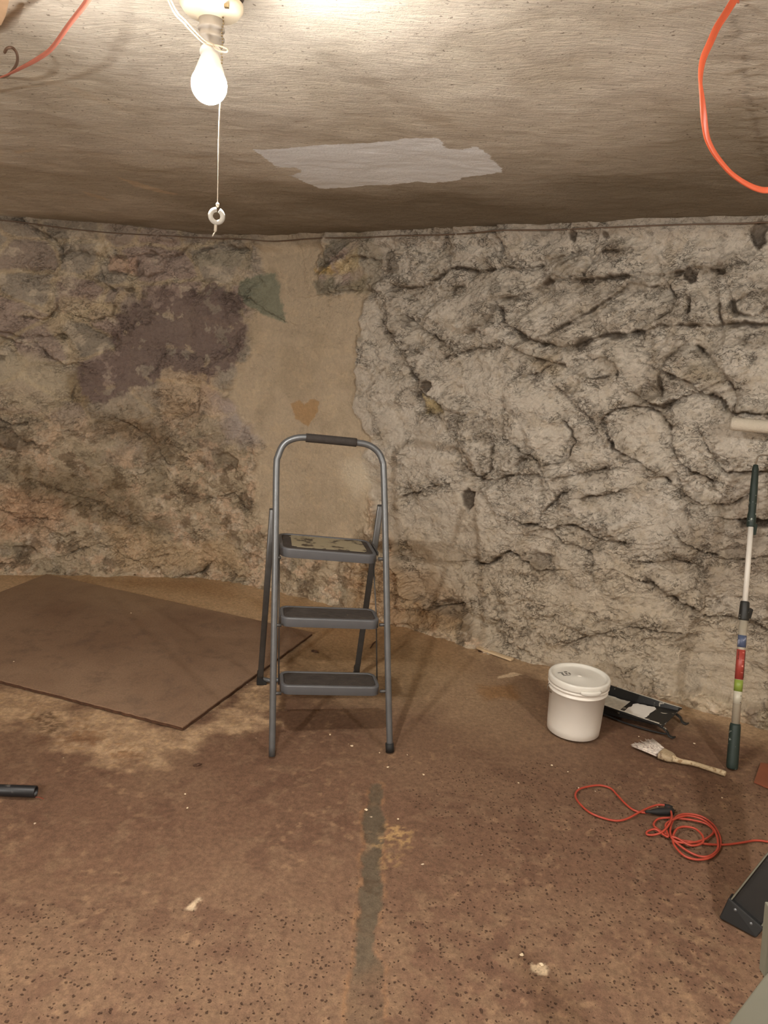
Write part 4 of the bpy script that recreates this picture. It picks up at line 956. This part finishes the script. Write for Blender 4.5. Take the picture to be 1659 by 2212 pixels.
stone_m = mat('fallen_stone', (176, 158, 130), 0.9, vary=0.2, vscale=40, bump=0.004, bscale=90)
lump('fallen_stone', at(531, 1257, 0), (0.034, 0.018, 0.010), stone_m, 'flat pale stone chip at the wall foot, left of the ladder', 'stone', 6)
lump('fallen_stone', at(426, 1231, 0), (0.05, 0.03, 0.022), mat('grey_green_stone', (116, 112, 92), 0.9, vary=0.2, bump=0.004, bscale=60), 'grey-green stone lying against the wall foot', 'stone', 8)
lump('fallen_stone', at(851, 1334, 0), (0.014, 0.012, 0.009), stone_m, 'round pale pebble just right of the ladder rail near the wall', 'stone', 9)
lump('fallen_stone', at(292, 1242, 0), (0.010, 0.008, 0.006), mat('brown_pebble', (120, 92, 66), 0.9), 'tiny brown pebble on dusty floor behind the board', 'stone', 10)
lump('fallen_stone', at(178, 1232, 0), (0.022, 0.014, 0.010), stone_m, 'small stone at the wall foot above the left part of the board', 'stone', 11)
lump('fallen_stone', at(672, 1290, 0), (0.008, 0.008, 0.007), stone_m, 'little white pebble under the top step by the wall foot', 'stone', 12)

# stick by the wall
a0, a1_ = at(1036, 1398, 0.0), at(1110, 1424, 0.0)
dr = (a1_ - a0); ln = dr.length; an = math.atan2(dr.y, dr.x)
o = MB().box((0, 0, 0), (ln, 0.026, 0.010)).build('wood_stick', mat('pale_wood', (214, 190, 154), 0.7, vary=0.12, vscale=14), bevel=0.001)
o.location = (a0 + a1_) / 2 + Vector((-0.014, -0.032, 0.010)); o.rotation_euler = (0, 0, an); tag(o, 'short pale wooden stirring stick on the floor near the wall', 'stick')
a0, a1_ = at(1150, 1426, 0.0), at(1188, 1436, 0.0); dr = a1_ - a0
o = MB().box((0, 0, 0), (dr.length + 0.04, 0.010, 0.008)).build('wood_stick', mat('grey_wood', (170, 146, 114), 0.8, vary=0.15)); o.location = (a0 + a1_) / 2 + Vector((0, 0, 0.004)); o.rotation_euler = (0, 0, math.atan2(dr.y, dr.x)); tag(o, 'thin weathered wood strip on the floor behind the bucket', 'stick')
lump('debris_scrap', at(1040, 1407, 0), (0.016, 0.010, 0.004), wood_d, 'dark flat flake beside the pale wooden stick', 'debris', 21)

# ================================================================== BUCKET
bp_ = (at(1173, 1574, 0.0) + at(1301, 1577, 0.0)) / 2
bw = mat('bucket_plastic', (232, 226, 216), 0.35, spec=0.5, vary=0.02); bc = Vector((bp_.x, bp_.y, 0))
buck = thing('bucket', 'white plastic bucket with a closed lid standing on the floor by the paint tray', 'bucket', bc, 0.3)
buck.scale = (0.985, 0.985, 1.09)
R0, R1, BH = 0.110, 0.120, 0.222
MB().lathe([(0.0, 0.004), (R0 - 0.006, 0.004), (R0 - 0.004, 0), (R0, 0.003), (R0 + 0.002, 0.03), (R1 - 0.003, 0.170), (R1 + 0.003, 0.172), (R1 + 0.005, 0.175), (R1 + 0.003, 0.178), (R1 - 0.001, 0.180), (R1 - 0.001, 0.189), (R1 + 0.006, 0.191), (R1 + 0.008, 0.194), (R1 + 0.006, 0.197), (R1, 0.199), (R1, 0.218), (R1 - 0.005, 0.218)], 72, caps=(False, True)).build('pail', bw, buck)
lidm = mat('lid_plastic', (226, 222, 212), 0.32, vary=0.02)
lid = MB(); prof = [(R1 + 0.0015, 0.201), (R1 + 0.008, 0.203), (R1 + 0.009, 0.208), (R1 + 0.009, 0.224), (R1 + 0.006, 0.229), (R1 + 0.001, 0.230), (R1 - 0.004, 0.228), (R1 - 0.007, 0.221), (R1 - 0.02, 0.220), (0.02, 0.222), (0.010, 0.225), (0.0005, 0.225)]
lid.lathe(prof, 72, caps=(False, True)); lo_ = lid.build('lid', lidm, buck)
tab = MB(); 
vs = []; nk = 14
for k in range(nk):
    a_ = math.radians(-118 + 40 * k / (nk - 1)) ; dz = 0.008 * abs(math.sin(PI * k / (nk - 1))) ** 0.4
    for r_, z_ in ((R1 + 0.008, 0.214), (R1 + 0.0135, 0.212), (R1 + 0.0145, 0.206 - dz), (R1 + 0.011, 0.203 - dz)): vs.append(Vector((r_ * math.cos(a_), r_ * math.sin(a_), z_)))
fs = [(i * 4 + k, i * 4 + (k + 1) % 4, (i + 1) * 4 + (k + 1) % 4, (i + 1) * 4 + k) for i in range(nk - 1) for k in range(4)] + [(3, 2, 1, 0), tuple((nk - 1) * 4 + k for k in range(4))]
tab.add(vs, fs).build('pull_tab', lidm, lo_)
wire_m = mat('bail_wire', (120, 110, 98), 0.4, 0.8)
bh = cr([(-R1 - 0.003, 0.0, 0.185), (-R1 - 0.010, -0.012, 0.17), (-R1 - 0.012, -0.018, 0.145), (-R1 - 0.004, -0.028, 0.14), (-R1 + 0.004, -0.04, 0.15)], 5)
bh = cr([(-R1 * 0.96, 0.03, 0.192), (-R1 - 0.012, 0.025, 0.183), (-R1 - 0.012, 0.020, 0.168), (-R1 + 0.002, 0.012, 0.158)], 5)
MB().tube(bh, 0.0016, 8).build('handle', wire_m, buck)
# faint grey printed square on the lid
st_ = MB(); lm = mat('lid_print', (96, 92, 84), 0.6)
for (x_, y_, w_, h_) in [(-0.012, 0.010, 0.016, 0.003), (0.006, 0.012, 0.010, 0.006), (-0.010, 0.0, 0.006, 0.010), (0.002, 0.0, 0.006, 0.008), (0.012, 0.0, 0.005, 0.012), (-0.002, -0.010, 0.024, 0.003)]:
    st_.box((x_ * 1.5 - 0.045, y_ * 1.5 + 0.035, 0.2213), (w_ * 1.5, h_ * 1.5, 0.0006))
st_.build('lid_marking', lm, lo_)['label'] = 'small dark grey printed mark'
st2_ = MB(); st2_.lathe([(0.010, 0.2245), (0.009, 0.2262), (0.0005, 0.2265)], 20, (0.0, 0.0, 0)); st2_.build('lid_boss', bw, lo_)

# ================================================================== PAINT TRAY
tm = mat('tray_black', (30, 29, 28), 0.5, dirt=(206, 198, 182), dirt_scale=26, dirt_amt=0.62)
zr = 0.056
tr_b, tr_f = at(1466, 1527, zr), at(1441, 1570, zr)
bk_l, fr_l = at(1316, 1474, zr), at(1300, 1522, zr)
ax = ((bk_l - tr_b).normalized() + (fr_l - tr_f).normalized()) / 2; ax.z = 0; ax.normalize()
wd = (tr_b - tr_f); wd.z = 0; TW = wd.length; side = Vector((-ax.y, ax.x, 0)); side = side if side.dot(wd) > 0 else -side
TL = 0.37
to = (tr_b + tr_f) / 2; to.z = 0
tray = thing('paint_tray', 'black roller tray smeared with white paint on the floor behind the bucket', 'paint tray', to)
def TP(s_, w_, z_): return ax * s_ + side * w_ + Vector((0, 0, z_))
hw = TW / 2
rim = lambda s_: zr - 0.006 * s_ / TL
def inner(s_): return 0.046 - 0.036 * min(s_ / 0.25, 1) if s_ < 0.25 else 0.010
# shell as grid of cross-sections: rim lip, wall, floor
secs = []
for s_ in [0.0, 0.004, 0.012] + [0.012 + (TL - 0.024) * k / 24 for k in range(1, 25)] + [TL - 0.004, TL]:
    end = s_ in (0.0, TL); near = s_ in (0.004, TL - 0.004)
    zi = rim(s_) if (end or near) else inner(s_)
    row = [(-hw, rim(s_) - 0.008), (-hw, rim(s_)), (-hw + 0.008, rim(s_)), (-hw + 0.014, zi)] + [(-hw + 0.014 + (2 * hw - 0.028) * q / 8, zi + (0 if (end or near) else 0.0012 * math.sin(s_ * 900) if s_ < 0.24 else 0)) for q in range(1, 8)] + [(hw - 0.014, zi), (hw - 0.008, rim(s_)), (hw, rim(s_)), (hw, rim(s_) - 0.008)]
    secs.append([TP(s_, w_, z_) for w_, z_ in row])
n = len(secs[0]); vs = [v_ for r_ in secs for v_ in r_]
fs = [(i * n + k, i * n + k + 1, (i + 1) * n + k + 1, (i + 1) * n + k) for i in range(len(secs) - 1) for k in range(n - 1)]
sh = MB().add(vs, fs, False).build('pan', tm, tray)
sm_ = sh.modifiers.new('thick', 'SOLIDIFY'); sm_.thickness = 0.002; sm_.offset = -1
# smear of wet white paint on the ramp
pm_ = mat('wet_white_paint', (238, 234, 226), 0.4, vary=0.04, bump=0.002, bscale=60)
rs = random.Random(2); sv = []
cen = (0.145, 0.004)
for k in range(40):
    t_ = 2 * PI * k / 40; rr = 1 / max(abs(math.cos(t_)), abs(math.sin(t_))) * (1 + rs.uniform(-0.10, 0.06))
    s_ = cen[0] + 0.052 * min(rr, 1.25) * math.cos(t_); w_ = cen[1] + 0.076 * min(rr, 1.25) * math.sin(t_); sv.append(TP(s_, w_, inner(s_) + 0.0022))
MB().prism(sv, (0, 0, 0.0012)).build('wet_paint', pm_, tray)['label'] = 'fresh white paint smear'
# dried white paint along the rims and in the well
def smear(s0_, s1_, w0_, w1_, zf, dz=0.0015):
    sv = []
    for k in range(10): sv.append(TP(s0_ + (s1_ - s0_) * k / 9, w0_ + rs.uniform(-.0015, .0015), zf(s0_ + (s1_ - s0_) * k / 9) + dz))
    for k in range(10): sv.append(TP(s1_ + (s0_ - s1_) * k / 9, w1_ + rs.uniform(-.004, .004), zf(s1_ + (s0_ - s1_) * k / 9) + dz))
    return sv
MB().prism(smear(0.02, 0.36, -hw - 0.0005, -hw + 0.0065, rim, 0.0005), (0, 0, 0.001)).prism(smear(0.0, 0.30, hw + 0.0005, hw - 0.006, rim, 0.0005), (0, 0, 0.001)).prism(smear(0.22, 0.35, -hw + 0.02, hw - 0.03, inner, 0.0015), (0, 0, 0.001)).build('dried_paint', mat('dried_paint', (204, 198, 184), 0.6, vary=0.15, vscale=60), tray)
for sg_ in (-1, 1):
    w_ = sg_ * (hw - 0.03)
    MB().tube(cr([TP(0.03, w_, 0.038), TP(-0.004, w_, 0.026), TP(-0.018, w_, 0.008), TP(-0.034, w_, 0.004), TP(-0.044, w_, 0.009)], 5), 1.0, 10, flat=(0.010, 0.003)).build('foot', tm, tray)
MB().tube(cr([TP(0.34, -hw + 0.01, 0.012), TP(0.2, -hw + 0.004, 0.005), TP(0.10, -hw + 0.006, 0.006), TP(0.02, -hw + 0.02, 0.008), TP(-0.02, -hw + 0.03, 0.012)], 6), 0.004, 8).build('lower_bar', rubber, tray)  # thin black bar low along the tray's front edge

# ================================================================== BRUSH
Lb = thing('paint_brush', 'paint-crusted brush with a long wooden handle lying in front of the paint pole', 'paint brush', at(1475, 1645, 0))
ob_ = at(1475, 1645, 0.0)
hb_ = [at(1452, 1638, 0.016), at(1470, 1644, 0.015), at(1500, 1650, 0.013), at(1535, 1661, 0.012), at(1560, 1669, 0.011), at(1568, 1672, 0.011)]
MB().tube(cr([p - ob_ for p in hb_], 5), [*np.interp(np.linspace(0, 1, 26), [0, .2, .5, .8, .97, 1], [0.014, 0.0095, 0.009, 0.011, 0.0095, 0.004])], 14).build('handle', mat('crusted_handle', (190, 170, 138), 0.7, vary=0.15, vscale=40, dirt=(150, 122, 88), dirt_scale=50, dirt_amt=0.55, bump=0.002, bscale=120), Lb)
fer = [at(1428, 1627, 0.017), at(1440, 1632, 0.017), at(1456, 1640, 0.016)]
MB().tube(cr([p - ob_ for p in fer], 4), [*np.interp(np.linspace(0, 1, 9), [0, .7, 1], [1, 0.9, 0.55])], 16, flat=(0.033, 0.015)).build('ferrule', mat('crusted_ferrule', (176, 156, 126), 0.6, vary=0.2, vscale=60, dirt=(130, 108, 84), dirt_scale=60, dirt_amt=0.56), Lb)
# bristles: a fan of hair-thin tapering tufts, each tuft a few millimetres
bb = MB(); rs = random.Random(9); b0 = (at(1430, 1628, 0.016) - ob_); bd = (at(1388, 1604, 0.012) - at(1430, 1628, 0.016)); bs = bd.cross(Vector((0, 0, 1))).normalized(); bn = Vector((0, 0, 1))
for k in range(190):
    w_ = rs.uniform(-1, 1); h_ = rs.uniform(-1, 1) * math.sqrt(1 - w_ * w_ * 0.8)
    s = b0 + bs * w_ * 0.030 + bn * h_ * 0.010; ln_ = 1.0 + rs.uniform(-0.12, 0.08)
    e = b0 + bd * ln_ + bs * (w_ * 0.060 + rs.uniform(-.004, .004)) + bn * (h_ * 0.009 + rs.uniform(-.002, .002)); e.z = max(e.z, 0.003)
    mdp = (s + e) / 2 + bn * 0.001
    bb.tube([s, mdp, e], [0.0030, 0.0028, 0.0012], 5)
bb.build('bristles', mat('bristles_painted', (214, 202, 190), 0.8, vary=0.25, vscale=90, dirt=(150, 132, 122), dirt_scale=70, dirt_amt=0.56), Lb)['kind'] = 'stuff'

# ================================================================== EXTENSION POLE WITH ROLLER
def pole_pt(x, y):
    lo, hi = 2.6, 3.3
    for _i in range(40):
        mid = (lo + hi) / 2; p = at(x, y, Y=mid); ty_ = 2.66 + (3.03 - 2.66) * p.z / 1.2
        if mid < ty_: lo = mid
        else: hi = mid
    return p
pb = at(1582, 1652, 0.0); pk = dict((n_, pole_pt(*q)) for n_, q in dict(base=(1582, 1655), grip=(1590, 1563), low=(1608, 1336), lock=(1611, 1302), up=(1627, 1133), conn=(1628, 1108), tip=(1632.5, 1004)).items())
PB = pk['base'].copy(); PB.z = 0.002; PT = pk['tip']; dpl = (PT - PB).normalized()
def on(t_): return PB + (PT - PB) * t_ - PB
def tt(y): return (pole_pt(np.interp(y, [1004, 1655], [1632.5, 1582]), y) - PB).dot(dpl) / (PT - PB).length
pole = thing('extension_pole', 'telescopic painting pole with green grip and cream roller leaning against the right of the wall', 'pole', PB)
green = mat('dark_green_grip', (34, 48, 42), 0.55, vary=0.1, dirt=(172, 178, 168), dirt_scale=38, dirt_amt=0.62)
grey_t = mat('grey_pole_tube', (168, 158, 140), 0.5, vary=0.06, dirt=(196, 186, 168), dirt_scale=40, dirt_amt=0.66)
whit_t = mat('white_pole_tube', (226, 220, 210), 0.35, vary=0.03)
lk_m = mat('lock_black', (36, 36, 34), 0.5, dirt=(160, 160, 150), dirt_scale=50, dirt_amt=0.63)
tl = lambda a_, b_, r_, n_, m_, par=pole, **k: MB().tube([on(a_), on((a_ + b_) / 2), on(b_)], r_, 20, **k).build(n_, m_, par)
g0, g1, l0, l1, u1, c1q = 0.0, tt(1563), tt(1337), tt(1300), tt(1133), 1.0
MB().tube([on(0), on(0.004), on(0.02), on(g1 - 0.01), on(g1)], [0.019, 0.0215, 0.0222, 0.0205, 0.0185], 24).build('grip', green, pole)
tl(g1 - 0.01, l0 + 0.01, 0.0155, 'lower_tube', grey_t)
tl(l0, u1 + 0.01, 0.0105, 'upper_tube', whit_t)
lk = MB().tube([on(l0 - 0.004), on(l0 + 0.003), on((l0 + l1) / 2), on(l1 - 0.002), on(l1 + 0.002)], [0.0195, 0.0205, 0.019, 0.0175, 0.015], 20)
lkc = on((l0 + l1) / 2); lk.box(lkc + Vector((0.016, -0.008, -0.008)), (0.018, 0.02, 0.040), Matrix.Rotation(0.1, 3, 'Y')); lk.build('lock_collar', lk_m, pole, 0.002)
ck = MB().tube([on(u1 - 0.008), on(u1 + 0.012), on(tt(1112)), on(tt(1106)), on(tt(1060)), on(0.985), on(1.0)], [0.0165, 0.0175, 0.0165, 0.0145, 0.0150, 0.0125, 0.009], 20)
ck.box(on(u1 - 0.006) + Vector((0.014, -0.006, -0.010)), (0.012, 0.014, 0.045)); ck.build('roller_socket', green, pole, 0.002)
def band(y0, y1, col_, name, r_=0.0162, **k):
    a_, b_ = tt(y1), tt(y0); MB().tube([on(a_), on(b_)], r_, 24, caps=True).build(name, mat(name + '_m', col_, 0.4, **k), pole)['label'] = k and name.replace('_', ' ') or name.replace('_', ' ')
band(1372, 1398, (82, 92, 118), 'blue_label', dirt=(150, 156, 176), dirt_scale=60, dirt_amt=0.55)
band(1403, 1467, (164, 68, 58), 'red_label', vary=0.08)
band(1468, 1493, (138, 156, 66), 'lime_label', vary=0.05)
band(1493, 1520, (196, 190, 172), 'pale_label', r_=0.0160)
# lettering marks: tiny black print rows down the red label, white mark in its middle, dots on the pale one
X_ = dpl.cross(Vector((0, 1, 0))).normalized(); X_ = X_ if X_.x > 0 else -X_; Fn = dpl.cross(X_); Fn = Fn if Fn.y < 0 else -Fn
def mark(y, a_deg, w_, h_, r_=0.0163):
    a_ = math.radians(a_deg); nrm = X_ * math.sin(a_) + Fn * math.cos(a_); tg = X_ * math.cos(a_) - Fn * math.sin(a_)
    p = on(tt(y)) + nrm * r_; return [p - tg * w_ / 2 - dpl * h_ / 2, p + tg * w_ / 2 - dpl * h_ / 2, p + tg * w_ / 2 + dpl * h_ / 2, p - tg * w_ / 2 + dpl * h_ / 2], nrm * 0.0004
bk = MB(); wh = MB(); rs = random.Random(4)
for y in np.arange(1407, 1464, 3.2):
    for a_ in (38, 52, -58):
        if a_ < 0 and y > 1425: continue
        q, d_ = mark(y, a_, 0.0035, rs.uniform(0.002, 0.004)); bk.prism(q, d_)
for y in (1502, 1516): q, d_ = mark(y, 20, 0.003, 0.004, 0.0161); bk.prism(q, d_)
for y, w_ in ((1409, 0.008), (1425, 0.011), (1438, 0.006), (1452, 0.009)): q, d_ = mark(y, 5, w_, 0.0018 if y != 1438 else 0.006); wh.prism(q, d_)
bk.build('label_print', rubber, pole)['label'] = 'rows of tiny black print'; wh.build('label_print', mat('pink_print', (232, 150, 136), 0.5), pole)['label'] = 'small pale print'
# roller on its wire frame
YR = PT.y + 0.06; rA = at(1577, 915, Y=YR); rA = rA - PT; rB = rA + Vector((0.235, -0.09, 0.0)) * 1.0
ux_, uz_ = wall_uz(1600, 915); 
OFF = PB - PT
sleeve = MB(); nS, mS = 90, 48; vs = []; axr = (rB - rA).normalized(); e1r = Vector((0, 0, 1)); e2r = axr.cross(e1r).normalized(); e1r = e2r.cross(axr)
from mathutils import noise as mn
for i in range(nS + 1):
    t_ = i / nS; edge_ = min(t_, 1 - t_) * 235; rr0 = 0.0265 * (1 - 0.35 * math.exp(-edge_ / 3.0))
    for k in range(mS):
        th = 2 * PI * k / mS; pz = rA.lerp(rB, t_); dirn = e1r * math.cos(th) + e2r * math.sin(th)
        rr = rr0 + 0.0016 * mn.noise((pz + dirn * 0.03) * 170) ; vs.append(pz + dirn * rr)
fs = [(i * mS + k, i * mS + (k + 1) % mS, (i + 1) * mS + (k + 1) % mS, (i + 1) * mS + k) for i in range(nS) for k in range(mS)] + [tuple(range(mS))[::-1], tuple(nS * mS + k for k in range(mS))]
sleeve.add(vs, fs).build('roller_cover', mat('cream_nap', (206, 196, 178), 0.95, bump=0.003, bscale=260), pole, origin=None, shift=PT - PB)
fw = cr([Vector((0, 0, -0.03)), Vector((0, 0, 0.012)), Vector((0.006, 0, 0.035)), Vector((0.028, -0.005, 0.042)), Vector((0.10, -0.02, 0.042)), rB + Vector((0.022, -0.02, -0.08)), rB + Vector((0.026, -0.010, -0.02)), rB + Vector((0.012, -0.004, 0.0)), rB + Vector((-0.02, 0.008, 0))], 6)
MB().tube(fw, 0.0032, 10).build('wire_frame', mat('frame_wire', (132, 120, 104), 0.4, 0.7), pole, origin=None, shift=PT - PB)

# ================================================================== EXTENSION CORD ON THE FLOOR
cordm = mat('red_orange_cord', (170, 66, 48), 0.45, vary=0.06)
def c5(x, y, z=0.005): return at(1200 + x / 3.614, 1660 + y / 3.614, z)
cp = [(1800, 600, 4), (1659, 572, 4), (1560, 562, 4), (1450, 580, 4), (1320, 595, 4), (1200, 592, 5), (1080, 575, 6), (960, 555, 6), (850, 505, 5), (780, 460, 4), (768, 430, 4), (800, 395, 5), (870, 385, 8), (960, 390, 10), (1080, 405, 10), (1180, 435, 10), (1235, 490, 8), (1180, 545, 10), (1090, 575, 14), (990, 580, 14), (920, 555, 12), (895, 490, 9), (920, 400, 10), (980, 360, 10), (1070, 358, 10), (1160, 385, 8), (1240, 450, 6), (1285, 540, 5), (1280, 620, 5), (1220, 690, 5), (1120, 712, 5), (1020, 690, 5), (950, 630, 6), (915, 560, 10), (940, 480, 14), (1000, 455, 14), (1090, 470, 14), (1150, 530, 14), (1140, 585, 15), (1050, 600, 15), (950, 545, 17), (905, 540, 14), (980, 610, 8), (1080, 670, 7), (1170, 690, 7), (1240, 660, 8), (1270, 600, 12), (1240, 480, 14), (1150, 400, 15), (1030, 370, 15), (930, 395, 18), (860, 440, 12), (880, 530, 10), (840, 515, 8), (780, 475, 10), (720, 490, 6), (715, 515, 4), (770, 518, 5), (840, 490, 14), (895, 420, 20), (905, 350, 20), (870, 295, 16), (800, 285, 12), (720, 310, 9), (640, 350, 8), (560, 392, 5), (480, 408, 4), (380, 390, 4), (270, 345, 4), (190, 275, 4), (155, 215, 4), (180, 165, 4), (260, 140, 4), (350, 132, 4), (430, 155, 4), (480, 205, 4), (540, 270, 4), (610, 325, 4), (690, 345, 6), (750, 340, 10)]
cz_ = [c5(x, y, h_ / 1000 + 0.0005) for x, y, h_ in cp]
cw = thing('extension_cord', 'red-orange extension cord in a loose coil on the floor at the right', 'extension cord', c5(1080, 540, 0))
co = c5(1080, 540, 0)
MB().tube([Vector(p) - co for p in cr(cz_, 6)], 0.0036, 10).build('cable', cordm, cw)
p0, p1 = c5(745, 338, 0.013) - co, c5(915, 335, 0.013) - co
dq = (p1 - p0)
MB().tube([p0 - dq * 0.25, p0, p0 + dq * 0.10, p0 + dq * 0.35, p0 + dq * 0.8, p1], [0.0045, 0.006, 0.009, 0.013, 0.014, 0.0125], 14).build('plug', rubber, cw)
for dz_ in (-1, 1):
    q_ = p1 + dq.cross(Vector((0, 0, 1))).normalized() * 0.006 * dz_
    MB().box(q_ + dq.normalized() * 0.006, (0.016, 0.0015, 0.006), Matrix.Rotation(math.atan2(dq.y, dq.x), 3, 'Z')).build('prong', brass, cw)
p2, p3 = c5(850, 300, 0.012) - co, c5(912, 318, 0.012) - co
MB().tube([p2, p2.lerp(p3, 0.5), p3], [0.011, 0.013, 0.011], 12).build('socket_end', rubber, cw)

# ================================================================== PIPE, RED BOARD, STEPLADDER AT THE RIGHT EDGE
pe, ps = at(78, 1710, 0.019), at(-260, 1698, 0.019)
dv = (ps - pe); pipe = MB(); A_ = dv.normalized()
pipe.lathe([(0.0145, 0.02), (0.0145, 0.0005), (0.0155, 0), (0.018, 0), (0.019, 0.001), (0.019, dv.length), (0.016, dv.length + 0.001)], 32, pe, A_, caps=(False, True))
tag(pipe.build('black_pipe', mat('black_pipe', (30, 30, 32), 0.45, dirt=(84, 80, 76), dirt_scale=30, dirt_amt=0.6), origin=pe), 'end of a black plastic pipe lying on the floor at the left edge', 'pipe')
tag(MB().tube(cr([at(74, 1722, 0.003), at(84, 1722, 0.004), at(94, 1726, 0.003)], 4), 0.0016, 6).build('debris_scrap', mat('red_thread', (120, 54, 36), 0.8), origin=at(84, 1722, 0)), 'thin reddish sliver under the open end of the black pipe', 'debris')
rb = [at(1629, 1688, 0.006), at(1643, 1648, 0.006), at(1760, 1665, 0.006), at(1750, 1740, 0.006)]
for p in rb: p.z = 0.0
tag(MB().prism([p - rb[0] for p in rb], (0, 0, 0.008)).build('red_board', mat('red_brown_board', (128, 72, 48), 0.5, vary=0.1, vscale=10), bevel=0.0006), 'corner of a flat red-brown board on the floor at the right edge', 'board').location = rb[0]

fg_b = mat('fiberglass_dark', (36, 34, 32), 0.5, vary=0.2, vscale=12, dirt=(92, 84, 74), dirt_scale=14, dirt_amt=0.6)
fg_g = mat('ladder_grey_green', (106, 104, 90), 0.5, vary=0.05, vscale=14)
fo = at(1595, 1985, 0.0)
sl = thing('folding_ladder', 'dark stepladder leg with black foot cut off by the right edge, near the camera', 'ladder', fo)
# left edge of the black channel as seen, assumed leaning up and to the right
e0 = at(1568, 1955, 0.035) - fo; e1q = at(1659, 1840, Y=(at(1568, 1955, 0.035)).y - 0.02) - fo
dl = (e1q - e0).normalized(); wv = (at(1648, 2000, 0.03) - at(1565, 1960, 0.03)); wv = (wv - dl * wv.dot(dl)); WID = wv.length; wv.normalize(); nv = dl.cross(wv).normalized(); nv = nv if nv.y > 0 else -nv
def L_(s_, w_, n_): return e0 + dl * s_ + wv * w_ + nv * n_
LEN = 0.85
MB().prism([L_(0, 0, 0), L_(0, WID, 0), L_(0, WID, 0.004), L_(0, 0, 0.004)], dl * LEN).build('rail_web', fg_b, sl)
MB().prism([L_(0, 0.0, -0.012), L_(0, 0.0035, -0.012), L_(0, 0.0035, 0.024), L_(0, 0, 0.024)], dl * LEN).prism([L_(0, WID - 0.0035, -0.012), L_(0, WID, -0.012), L_(0, WID, 0.024), L_(0, WID - 0.0035, 0.024)], dl * LEN).build('rail_flange', fg_g, sl)
fb = [L_(0.03, -0.006, -0.016), L_(0.03, WID + 0.006, -0.016), L_(0.03, WID + 0.006, 0.028), L_(0.03, -0.006, 0.028)]
low_ = []
for p in fb: q = p - dl * 0.03; q = Vector((q.x - 0.006, q.y - 0.004, 0.0)); low_.append(q)
ft = MB().add(fb + low_, [(0, 1, 2, 3), (7, 6, 5, 4), (0, 4, 5, 1), (1, 5, 6, 2), (2, 6, 7, 3), (3, 7, 4, 0)], False).build('foot', rubber, sl, 0.004)
for w_ in (WID * 0.25, WID * 0.75): MB().lathe([(0.005, 0), (0.0045, 0.0015), (0.001, 0.0025)], 14, L_(0.016, w_, -0.0165), tuple(-nv)).build('rivet', steel, ft)
# the grey front rail of the same ladder, nearer the camera
q0, q1 = at(1573, 2212, Y=1.10) - fo, at(1651, 2108, Y=1.10) - fo
d2_ = (q1 - q0).normalized(); w2 = Vector((0.55, -0.8, 0)).normalized(); w2 = (w2 - d2_ * w2.dot(d2_)).normalized(); n2v = d2_.cross(w2).normalized()
zdrop = (q0.z) / d2_.z
b_ = q0 - d2_ * (zdrop - 0.004)
MB().prism([b_, b_ + w2 * 0.10, b_ + w2 * 0.10 + n2v * 0.025, b_ + n2v * 0.025], d2_ * 1.0).build('front_rail', fg_g, sl, 0.003)
v0, v1 = at(1651, 2112, Y=1.10) - fo, at(1664, 1965, Y=1.10) - fo
dv_ = (v1 - v0); MB().prism([v0, v0 + Vector((0.10, 0.0, 0.0)), v0 + Vector((0.10, 0.02, 0)), v0 + Vector((0, 0.02, 0))], dv_ * 1.0).build('step_bracket', fg_g, sl, 0.002)

# ================================================================== SMALL FLECKS OF PLASTER
chipm = mat('plaster_chip', (226, 206, 174), 0.85, vary=0.1)
chips_px = [(760, 1610, 5), (713, 1586, 4), (791, 1748, 5), (838, 1656, 4), (915, 1672, 4), (1127, 2061, 5), (820, 1625, 3), (1192, 1652, 4), (1227, 1666, 3), (1120, 1690, 3), (1250, 1701, 3), (880, 1630, 3), (400, 1714, 3), (405, 1744, 3), (283, 1331, 4), (30, 1437, 3), (1420, 1741, 3), (860, 1768, 3), (1560, 1722, 3), (1500, 1605, 4), (1380, 1590, 3), (1170, 2082, 5)]
first = None
for i, (x, y, s_) in enumerate(chips_px):
    p = at(x, y, 0); k = s_ * 0.0011
    if first is None:
        first = lump('plaster_chip', p, (0.005, 0.0035, 0.0025), chipm, 'tiny off-white plaster chip lying loose on the brown floor', 'plaster chip', 33, 'plaster chips scattered on the floor')
        o = first
    else:
        o = first.copy(); C.objects.link(o)
    onb = x < 300 and y < 1460
    o.location = (p.x, p.y, 0.0185 if onb else -0.002); o.scale = (k / 0.005,) * 3; o.rotation_euler = (0, 0, i * 1.3)
